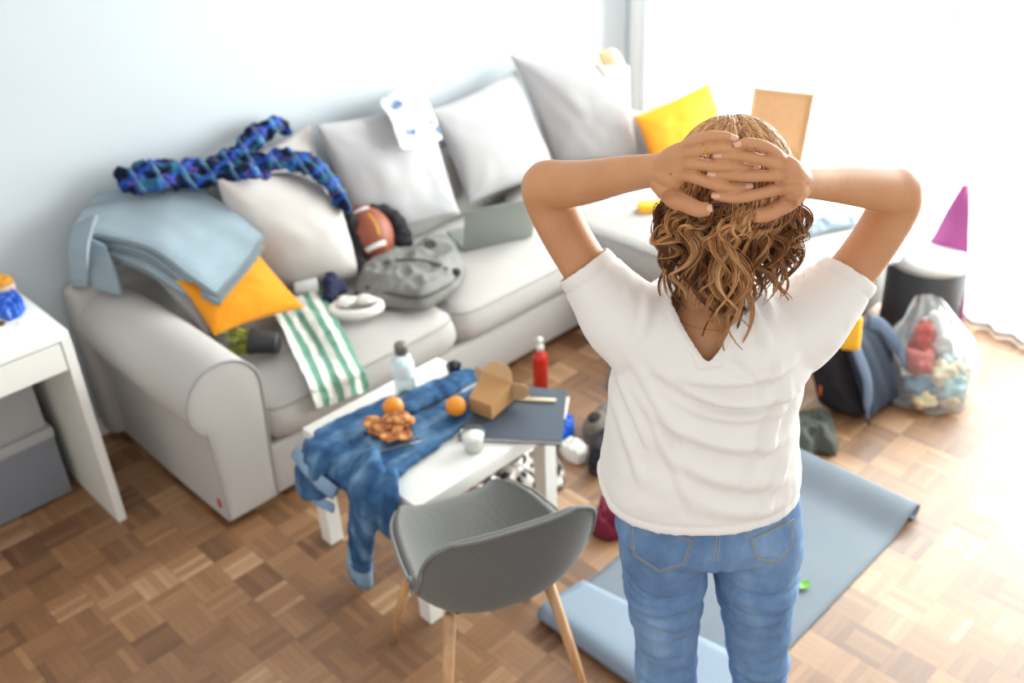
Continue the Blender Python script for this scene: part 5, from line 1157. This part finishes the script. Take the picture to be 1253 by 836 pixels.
# hems: the boundary loops of the sleeve ends, the bottom and the neckline as slightly raised bands
bm = bmesh.new(); 
st = BVHTree.FromPolygons([v.co.copy() for v in shirt.data.vertices], [tuple(p.vertices) for p in shirt.data.polygons])
def neck_pt(k, side, grow):
    z = NV[2]+(zsh-NV[2])*k; tgt = NL if side < 0 else NR
    x = NV[0]+(tgt[0]-NV[0])*(k**.82)+side*grow
    h = st.ray_cast(Vector((x, -.5, z-(.010 if k < .05 else 0)*grow/.0155)), Vector((0, 1, 0)))
    return np.array(h[0]) if h[0] is not None and h[0].y < .05 else None
rows = []
for side, ks in ((-1, np.linspace(.93, .0, 26)), (1, np.linspace(.0, .93, 26)[1:])):
    for k in ks:
        ps = [neck_pt(k, side, g) for g in (.004, .008, .012, .0155)]
        if False: ps = [np.array(st.ray_cast(Vector((NV[0], -.5, NV[2]-g*1.5)), Vector((0, 1, 0)))[0] or (0, 0, 0)) for g in (.003, .007, .011, .015)]
        if all(p is not None for p in ps): rows.append([p+np.array([0, -.0030 if 0 < i < 3 else -.0002, 0]) for i, p in enumerate(ps)])
if len(rows) > 4: MB().grid(np.array(rows)).obj('neckband', TEE, shirt, local=True)
# ================================================================== NECKLACE
bt = BVHTree.FromPolygons([v.co.copy() for v in body.data.vertices], [tuple(p.vertices) for p in body.data.polygons])
pts = []
for a in np.linspace(0, 2*PI, 61)[:-1]:
    c = np.array([nk[0], .02, nk[2]+.005+.012*math.sin(a)]); d = Vector((math.cos(a), math.sin(a), 0))
    c0_ = Vector(c); h = bt.ray_cast(c0_+d*.3, -d)
    if h[0] is not None: pts.append(np.array(h[0]+d*.0012))
if len(pts) > 10:
    nkl = MB().tube(pts, .0006, 6, closed=True).obj('necklace', gold, person, local=True)
    p = min(pts, key=lambda p: p[1])
    mb = MB(); mb.ball(p+np.array([-.004, -.001, -.002]), (.003, .0012, .003), 10, 8); mb.tube([p+np.array([-.004, -.001, -.002]), p+np.array([-.006, -.001, -.010])], .0007, 6); mb.ball(p+np.array([-.006, -.001, -.011]), (.002, .001, .002), 8, 6); mb.obj('clasp', gold, nkl, local=True)
# ================================================================== HAIR
t = NT('hair'); at_ = t.add('ShaderNodeAttribute'); at_.attribute_name = 'tone'
n_ = t.noise(90, 3)
cr = t.ramp(t.math('ADD', t.math('MULTIPLY', at_.outputs['Fac'], .85), t.math('MULTIPLY', n_, .2)), ((.0, lin((70, 40, 22))), (.35, lin((128, 80, 44))), (.62, lin((190, 132, 78))), (1, lin((240, 200, 146)))))
t.l(cr, t.b.inputs['Base Color']); t.b.inputs['Roughness'].default_value = .38; t.b.inputs['Specular IOR Level'].default_value = .5; HAIR = t.m
HC_ = H+np.array([0, -.004, .002]); HR = np.array([.087, .108, .103])
def on_head(az, el, k=1.0):
    """az measured from the back (-Y) towards +X, el elevation"""
    return HC_+HR*k*np.array([math.sin(az)*math.cos(el), -math.cos(az)*math.cos(el), math.sin(el)])
hv, hf, htone = [], [], []
def strand(pts, r, tone, seg=4, taper=True):
    k = len(hv); n = len(pts); T = np.gradient(pts, axis=0); T /= np.linalg.norm(T, axis=1, keepdims=True)+1e-9
    ref = np.array([0.3, -.9, .2]); A = np.cross(T, ref); A /= np.linalg.norm(A, axis=1, keepdims=True)+1e-9; B = np.cross(T, A)
    for i in range(n):
        rr = r*(1 if not taper else (1-.75*(i/(n-1))**3))
        for s in range(seg):
            a = 2*PI*s/seg; hv.append(pts[i]+A[i]*rr*math.cos(a)+B[i]*rr*math.sin(a)); htone.append(tone)
    for i in range(n-1):
        for s in range(seg): hf.append((k+i*seg+s, k+i*seg+(s+1) % seg, k+(i+1)*seg+(s+1) % seg, k+(i+1)*seg+s))
rnd = random.Random(11)
# scalp cap (keeps the skull covered) as the first piece of the hair mesh
cap = MB(); capm = []
for i in range(25):
    for j in range(49):
        az = -2.25+4.5*j/48; el = PI/2-(i/24)*(PI/2+.55)
        if abs(az) > 1.6 and el < .1: el = .1+(.0)
        hv.append(on_head(az, el, .985)); htone.append(.32)
for i in range(24):
    for j in range(48): hf.append((i*49+j, i*49+j+1, (i+1)*49+j+1, (i+1)*49+j))
# smooth combed hair from the parting over the crown
part_az = -.05
for k in range(1500):
    side = -1 if rnd.random() < .5 else 1
    y0 = rnd.uniform(-.035, .085)       # along the parting
    x0 = side*rnd.uniform(0, .012)+.004
    zt = math.sqrt(max(0, 1-(x0/HR[0])**2-(y0/HR[1])**2))
    az0 = rnd.uniform(.1, 2.0)*side if y0 > -.02 else rnd.uniform(-.2, 1.5)*side
    el1 = rnd.uniform(-.5, .2)
    s = np.linspace(0, 1, 13); tone = min(1, max(0, rnd.gauss(.62, .2)))
    a = np.array([x0/HR[0], y0/HR[1], zt]); b = np.array([math.sin(az0)*math.cos(el1), -math.cos(az0)*math.cos(el1), math.sin(el1)])
    pts = []
    lay = rnd.uniform(1.0, 1.045)
    ph = rnd.uniform(0, 6)
    for q in s:
        d = a*(1-q)+b*q; d /= np.linalg.norm(d); bow = .035*math.sin(PI*q)*side
        p = HC_+HR*lay*(1+.02*math.sin(PI*q))*np.array([d[0]+bow*.4, d[1], d[2]]); p = p+np.array([1, 0, .5])*.0015*math.sin(q*6+ph)
        pts.append(p)
    strand(np.array(pts), .0011, tone)
# curly locks
ends = []
def lock(root, mid, end, curl, turns, nf, tone, rr=.0045, seed=0):
    n = 46; s = np.linspace(0, 1, n); S = spline([root, root*.45+mid*.55, mid, mid*.5+end*.5, end], n)
    T = np.gradient(S, axis=0); T /= np.linalg.norm(T, axis=1, keepdims=True); A = np.cross(T, [0, 1, 0]); A /= np.linalg.norm(A, axis=1, keepdims=True)+1e-9; B = np.cross(T, A)
    ph0 = rnd.uniform(0, 2*PI); hand = rnd.choice((-1, 1)); amp = curl*np.clip((s-.12)/.5, 0, 1)**.8
    ph = ph0+hand*turns*2*PI*(s**1.15)
    C = S+A*(amp*np.cos(ph))[:, None]+B*(amp*.75*np.sin(ph))[:, None]
    for f in range(nf):
        oa, ob = rnd.gauss(0, rr*.55), rnd.gauss(0, rr*.35); fr_ = rnd.uniform(.0, .0016); p2 = rnd.uniform(0, 6); cutn = rnd.randint(int(n*.93), n)
        sp = (1-.88*s**2.2)
        off = A*((oa*np.cos(ph*.0)+0*s)*sp+fr_*np.sin(s*17+p2))[:, None]+B*(ob*sp+fr_*np.cos(s*13+p2))[:, None]
        # flattened ribbon: fibres fan along the tangent of the curl
        off = off+(A*(-np.sin(ph))[:, None]+B*(np.cos(ph))[:, None])*(oa*.6*sp)[:, None]
        strand((C+off)[:cutn], rnd.uniform(.0006, .0011), min(1, max(0, tone+rnd.gauss(0, .13))), seg=3)
for k in range(120):
    z = rnd.random(); u = rnd.uniform(-1, 1)
    az = u*1.75; 
    root = on_head(az, rnd.uniform(-.15, .35), 1.02)
    # end point on the photograph's outline of the curls
    uu = 893+u*rnd.uniform(62, 80)
    if u < -.35: ve = rnd.uniform(335, 378)
    elif u < .35: ve = rnd.uniform(362, 410) if rnd.random() < .75 else rnd.uniform(395, 432)
    else: ve = rnd.uniform(320, 368)
    if -.35 < u < .35: uu = 893+u*70-6
    depth = 1.30+.075*abs(u)**1.5+rnd.uniform(-.008, .05)
    if k < 36: depth += .03; 
    end = L(uu, ve, depth)
    mid = L(893+u*rnd.uniform(80, 92), 268+rnd.uniform(-8, 14), 1.305+.08*abs(u)**1.6+rnd.uniform(-.01, .02))
    tone = rnd.choice((.18, .25, .32, .40, .55, .70)) if k > 40 else .15
    lock(root, mid, end, rnd.uniform(.009, .0175), rnd.uniform(1.3, 2.5), 24, tone, rnd.uniform(.0055, .0085))
for ue, ve, rt in ((896, 432, .05), (903, 424, .1), (886, 416, 0), (876, 400, -.1), (908, 405, .15), (892, 424, .0), (884, 390, -.1), (868, 375, -.2), (844, 372, -.5), (828, 366, -.6), (925, 366, .4), (940, 368, .5), (955, 340, .7), (815, 318, -.9), (803, 285, -1.), (972, 312, .9), (980, 290, 1.)):
    root = on_head(rt, .1, 1.05); end = L(ue, ve, 1.285+.05*abs(rt)); mid = L(893+rt*80-2, 290, 1.278+.06*abs(rt))
    lock(root, mid, end, .0150, rnd.uniform(2.0, 2.8), 28, rnd.choice((.3, .5, .62, .75)), .0075)
for k in range(90):   # flyaway hairs
    u = rnd.choice((-1, 1))*rnd.uniform(.7, 1.1); root = on_head(u*1.6, rnd.uniform(-.2, .9), 1.03); v = rnd.uniform(230, 350)
    end = L(893+u*rnd.uniform(78, 104), v, 1.37); mid = (root+end)/2+np.array([u*.012, 0, .004]); n = 20
    S = spline([root, mid, end], n); S += np.array([1, 0, 0])*(.004*np.sin(np.linspace(0, 9, n)+k))[:, None]; strand(S, .0003, .7, seg=3)
me = bpy.data.meshes.new('hair'); me.from_pydata([tuple(p) for p in hv], [], hf); me.update()
at = me.attributes.new('tone', 'FLOAT', 'POINT'); at.data.foreach_set('value', np.array(htone, dtype=np.float32)); me.polygons.foreach_set('use_smooth', [True]*len(me.polygons)); me.materials.append(HAIR)
hair = bpy.data.objects.new('hair', me); link(hair, person); hair['label'] = 'curly shoulder-length light brown hair with blonde streaks'
# ================================================================== RIGHT SIDE: BIN, PURPLE MAT, BACKPACK, RUBBISH BAG
p = np.array([3.752, 1.465, 0.0005]); bn = thing('pedal_bin', 'round dark grey bin with domed white lid beside the chaise', 'bin', p)
MB().lathe([(0, 0), (.150, 0), (.155, .006), (.158, .35), (.150, .35), (.146, .01), (0, .008)], 48, p).obj('bin_body', plain('bin_dark', (66, 68, 74), rough=.45), bn, sharp=50)
MB().lathe([(.160, .345), (.164, .35), (.164, .365), (.156, .378), (.12, .390), (.06, .396), (0, .397)], 48, p).obj('lid', plain('bin_white', (238, 238, 236), rough=.4), bn, sharp=60)
MB().lathe([(.1585, .33), (.161, .331), (.161, .342), (.1585, .343)], 48, p).obj('rim_band', plain('bin_rim', (180, 178, 172), rough=.4, metal=.3), bn)
# purple mat: leaning sheet with a pointed corner
purp = plain('purple_foam', (172, 84, 146), rough=.7, var=.04)
rows = [[(1180, 224, 'x', 3.80), (1183, 224, 'x', 3.805), (1186, 226, 'x', 3.81)], [(1160, 256, 'x', 3.79), (1173, 256, 'x', 3.805), (1187, 254, 'x', 3.81)], [(1144, 286, 'x', 3.79), (1166, 288, 'x', 3.80), (1186, 288, 'x', 3.81)], [(1128, 314, 'x', 3.78), (1156, 320, 'x', 3.80), (1185, 330, 'x', 3.81)], [(1140, 372, 'x', 3.79), (1160, 386, 'x', 3.80), (1178, 395, 'x', 3.81)]]
X = up_grid(PX(rows), 40, 14); X[..., 2] = np.maximum(X[..., 2], .004)
X[..., 0] -= .018*np.cos((np.linspace(-1, 1, 14))*1.4)[None, :]
o = cloth_obj('foam_mat', X, purp, None, .006, 1, (1, 1), 'purple foam mat leaning against the curtain, corner pointing up behind the bin', 'mat')
# backpack
blk_n = plain('pack_black', (34, 34, 40), rough=.75, bump=.3, bscale=300, bdist=.001); slt = plain('pack_slate', (46, 56, 72), rough=.75, bump=.3, bscale=300, bdist=.001)
b1_, b2_ = W(1052, 520, z=.012), W(1113, 474, z=.012); t1_, t2_ = W(1022, 420, z=.33), W(1066, 384, z=.34)
left = (W(996, 500, z=.012)-b1_); left = left/np.linalg.norm(left)*.17; left2 = left*.75
bp = thing('backpack', 'navy and black backpack standing on the floor with padded straps to the right', 'backpack', (b1_+b2_)/2+left/2)
def hexa(c8, name, mat, parent, n=14, bulge=.03, wr=.006, seed=0, pw=.35):
    """soft box: c8 = bottom 4 then top 4 corners"""
    c8 = [np.array(c, float) for c in c8]; mb = MB(); V = []; idx = {}; F = []
    ctr = sum(c8)/8
    def pt(x, y, z):
        b = (c8[0]*(1-x)*(1-y)+c8[1]*x*(1-y)+c8[2]*x*y+c8[3]*(1-x)*y)*(1-z)+(c8[4]*(1-x)*(1-y)+c8[5]*x*(1-y)+c8[6]*x*y+c8[7]*(1-x)*y)*z
        q_ = np.array([2*x-1, 2*y-1, 2*z-1]); nrm = (np.abs(q_)**5).sum()**(1/5)+1e-9; m_ = np.abs(q_).max(); k = m_/nrm*1.0
        b = ctr+(b-ctr)*(1-(1-k)*1.0)
        d = b-ctr; d /= np.linalg.norm(d)+1e-9
        f = 1-sorted(np.abs(q_))[1]**2
        return b+d*(bulge*f+wr*(1-2*abs(noise.noise(Vector(b*14)+Vector((seed, 0, 0))))))
    def vid(i, j, k):
        if (i, j, k) not in idx: idx[(i, j, k)] = len(V); V.append(pt(i/n, j/n, k/n))
        return idx[(i, j, k)]
    for a in range(n):
        for b in range(n):
            for fc_ in (0, n):
                F.append((vid(a, b, fc_), vid(a+1, b, fc_), vid(a+1, b+1, fc_), vid(a, b+1, fc_)))
                F.append((vid(a, fc_, b), vid(a+1, fc_, b), vid(a+1, fc_, b+1), vid(a, fc_, b+1)))
                F.append((vid(fc_, a, b), vid(fc_, a+1, b), vid(fc_, a+1, b+1), vid(fc_, a, b+1)))
    V = [np.array([v[0], v[1], max(v[2], .003)]) for v in V]
    mb.add(V, F); return mb.obj(name, mat, parent)
pack = hexa([b1_, b2_, b2_+left, b1_+left, t1_, t2_, t2_+left2, t1_+left2], 'pack_body', blk_n, bp, bulge=.02, wr=.008)
nrm_p = np.cross(b2_-b1_, t1_-b1_); nrm_p /= np.linalg.norm(nrm_p); 
if nrm_p@(-left) < 0: nrm_p = -nrm_p
def pp(u, v, off=0): return ((b1_*(1-u)+b2_*u)*(1-v)+(t1_*(1-u)+t2_*u)*v)+nrm_p*off
Gp = np.array([[pp(.10+.80*i/14, .05+.9*j/18, .018+.020*(1-(2*i/14-1)**4)*(1-(2*j/18-1)**4)+.004*math.sin(i*1.5)) for j in range(19)] for i in range(15)])
o = MB().grid(Gp).obj('back_panel', slt, bp); mod_mesh(o, [('SOLIDIFY', dict(thickness=.014, offset=0))])
for u0, u1 in ((.12, .03), (.84, .97)):
    S = spline([list(pp(.5+(u0-.5)*.6, 1.0, .03)), list(pp(u0, .88, .055)), list(pp(u0+(u1-u0)*.4, .55, .068)), list(pp(u1, .28, .055)), list(pp(u1, .08, .035))], 26)
    MB().tube(S, [(.007, .029)]*20+[(.006, .024), (.005, .018), (.004, .012), (.003, .011), (.003, .011), (.003, .011)], 12, up=nrm_p).obj('shoulder_strap', plain('strap_slate', (84, 98, 120), rough=.75, bump=.3, bscale=300, bdist=.001), bp)
    MB().tube([S[-1], pp(u1, .05, .03), pp(u1+.02, -.0, .03)], [(.002, .010)]*3, 8, up=nrm_p).obj('strap_webbing', blk_n, bp)
hn = spline([pp(.35, 1.0, .0), pp(.42, 1.10, -.01), pp(.58, 1.10, -.01), pp(.65, 1.0, .0)], 14); MB().tube(hn, .006, 8).obj('haul_loop', blk_n, bp)
h = ray_on([pack], 1004, 478)
if h: Rm = Vector(h[2]).to_track_quat('Z', 'Y').to_matrix().to_4x4(); MB().box((-.006, -.022, 0), (.006, .022, .003), .001, 1, mat=Matrix.Translation(Vector(h[0])) @ Rm).obj('orange_tab', plain('orange_tab', (206, 92, 50), rough=.7), bp)
zp = [ray_on([pack], u, v) for u, v in ((1000, 450), (1018, 470), (1034, 492), (1046, 508))]; zp = [q_[0]+q_[2]*.002 for q_ in zp if q_]
if len(zp) > 2: MB().tube(spline(zp, 16), .003, 6).obj('zip', plain('zip_black', (16, 16, 18), rough=.4), bp)
yc = W(1041, 407, z=.41); u_ = Vector(cR*.1-cD*1.0); mb = MB(); My = Matrix.Translation(Vector(yc)) @ u_.to_track_quat('Z', 'Y').to_matrix().to_4x4(); mb.box((-.036, -.022, -.062), (.036, .022, .062), .018, 4, mat=My); o = mb.obj('yellow_pouch', sponge); displace(o, lambda a: .002*fbm(a, 30, 2, 2)); tag(o, 'bright yellow pouch tucked on top of the navy backpack', 'pouch')
# transparent rubbish bag and the rubbish inside
c0_ = W(1137, 450, z=.11); c0_[2] = 0
t = NT('thin_plastic'); tr = t.add('ShaderNodeBsdfTransparent'); tr.inputs[0].default_value = lin((240, 244, 246)); gl = t.add('ShaderNodeBsdfGlossy'); gl.inputs['Roughness'].default_value = .15; df = t.add('ShaderNodeBsdfDiffuse'); df.inputs[0].default_value = lin((235, 238, 240))
fr = t.add('ShaderNodeLayerWeight'); fr.inputs[0].default_value = .35; m1 = t.add('ShaderNodeMixShader'); t.l(t.math('MULTIPLY', fr.outputs['Facing'], .55), m1.inputs[0]); t.l(tr.outputs[0], m1.inputs[1]); t.l(gl.outputs[0], m1.inputs[2])
m2 = t.add('ShaderNodeMixShader'); t.l(t.math('ADD', .10, t.math('MULTIPLY', fr.outputs['Facing'], .40)), m2.inputs[0]); t.l(m1.outputs[0], m2.inputs[1]); t.l(df.outputs[0], m2.inputs[2]); t.l(m2.outputs[0], t.out.inputs[0])
bb = t.add('ShaderNodeBump'); bb.inputs['Strength'].default_value = .8; bb.inputs['Distance'].default_value = .01; t.l(t.noise(22, 4), bb.inputs['Height']); t.l(bb.outputs[0], gl.inputs['Normal']); PLS = t.m
mb = MB(); V = []; n, m = 34, 64
for i in range(n+1):
    s = i/n
    for k in range(m):
        a = 2*PI*k/m
        if s < .08: z = .004; r = .15*(s/.08)
        else:
            q_ = (s-.08)/.92; z = .004+.40*q_; r = .165*(1-.12*abs(q_-.25)-.85*max(0, q_-.45)**1.0-.35*max(0, q_-.62))
        fold = 1+.05*math.sin(a*7+s*5)+.05*math.sin(a*11-s*8)*(s > .4)+.10*noise.noise(Vector((math.cos(a)*2, math.sin(a)*2, s*3)))
        ox = r0*(-.05*max(0, s-.6)); ln = max(0, s-.5)
        V.append(c0_+np.array([r*fold*math.cos(a), r*fold*math.sin(a), z])+ox+(-r0*.06)*ln)
F = [(i*m+k, i*m+(k+1) % m, (i+1)*m+(k+1) % m, (i+1)*m+k) for i in range(n) for k in range(m)]
rbag = thing('rubbish_bag', 'transparent plastic bag full of mixed rubbish on the floor right of the backpack', 'bag', c0_)
mb.add(V, F); mb.obj('bag_film', PLS, rbag, weld=.0002)
# loose handle wing reaching left
patch('bag_handle', [[(1068, 395, 'z', .20), (1085, 400, 'z', .22), (1105, 398, 'z', .25), (1128, 385, 'z', .30)], [(1075, 408, 'z', .16), (1092, 412, 'z', .18), (1110, 410, 'z', .20), (1130, 400, 'z', .24)], [(1092, 424, 'z', .12), (1102, 426, 'z', .13), (1114, 425, 'z', .14), (1130, 420, 'z', .17)]], PLS, 24, 30, .012, 22, .0008, 5, parent=rbag)
pieces = [('red', (176, 44, 30), (1135, 420), .22, (.045, .03, .06), 'packet', 'torn red and white packet near the top of the rubbish bag'), ('red2', (190, 90, 76), (1132, 447), .15, (.05, .035, .045), 'packet', 'pale red striped packet in the middle of the rubbish bag'), ('white', (238, 236, 230), (1160, 425), .19, (.05, .04, .045), 'paper', 'white paper ball high on the right inside the rubbish bag'), ('cream', (226, 212, 180), (1160, 458), .12, (.055, .04, .035), 'paper', 'cream crumpled paper at mid height inside the rubbish bag'), ('blue', (110, 138, 158), (1130, 472), .08, (.05, .04, .03), 'packet', 'dusty blue crumpled film low on the left inside the rubbish bag'), ('aqua', (170, 208, 210), (1172, 478), .07, (.045, .035, .035), 'packet', 'aqua crumpled film low on the right inside the rubbish bag'), ('tan', (222, 196, 150), (1140, 490), .035, (.06, .04, .025), 'card', 'tan flattened card at the bottom front of the rubbish bag'), ('dark', (62, 74, 88), (1118, 485), .05, (.035, .03, .03), 'packet', 'dark crumpled packet at the bottom left of the rubbish bag'), ('beige', (232, 222, 206), (1178, 450), .13, (.035, .03, .04), 'paper', 'off-white tissue at the right edge inside the rubbish bag'), ('grey', (170, 176, 180), (1140, 460), .11, (.04, .035, .03), 'packet', 'silver grey wrapper in the centre of the rubbish bag'), ('lid', (40, 46, 70), (1176, 428), .18, (.010, .010, .010), 'cap', 'tiny navy bottle cap at the upper right of the rubbish bag'), ('w2', (240, 238, 234), (1112, 448), .12, (.04, .035, .04), 'paper', 'white tissue at the left edge inside the rubbish bag'), ('p1', (214, 150, 120), (1120, 435), .17, (.03, .03, .03), 'packet', 'salmon wrapper scrap left of the red packet in the rubbish bag'), ('p2', (196, 208, 214), (1165, 440), .16, (.04, .03, .035), 'packet', 'pale blue wrapper below the bottle cap in the rubbish bag'), ('p3', (240, 232, 214), (1125, 460), .10, (.04, .035, .035), 'paper', 'ivory paper ball low in the left half of the rubbish bag'), ('p4', (206, 188, 150), (1170, 492), .04, (.045, .035, .025), 'card', 'sand-coloured card scrap at the bottom right of the rubbish bag'), ('p5', (120, 140, 150), (1155, 485), .05, (.04, .035, .028), 'packet', 'slate blue wrapper at the bottom centre of the rubbish bag'), ('w3', (232, 230, 226), (1150, 400), .26, (.035, .03, .045), 'paper', 'thin white tissue poking up at the neck of the rubbish bag')]
sz_k = 1.45
for k, (nm, c, px, z, sz, ct, lb) in enumerate(pieces):
    sz = tuple(x*(sz_k if nm != 'lid' else 1) for x in sz); px = (px[0]-6, px[1]-4)
    q_ = W(px[0], px[1], z=z+.0); q_[2] = max(q_[2], sz[2]*.9+.008)
    d = q_[:2]-c0_[:2]; dl = np.linalg.norm(d); lim = .105 if z < .2 else .060
    if dl > lim: q_[:2] = c0_[:2]+d/dl*lim
    mb = MB(); mb.ball(q_, sz, 26, 18, mat=None); o = mb.obj({'packet': 'crumpled_packet', 'paper': 'crumpled_paper', 'card': 'torn_card', 'cap': 'bottle_cap'}[ct], plain('rubbish_'+nm, c, rough=.5, var=.25, vscale=30), weld=.0002)
    if nm != 'lid': displace(o, lambda a: .020*np.array([abs(noise.noise(Vector((p_[0]*22+k*3, p_[1]*22, p_[2]*22))))*2-.6 for p_ in a]))
    tag(o, lb, ct)
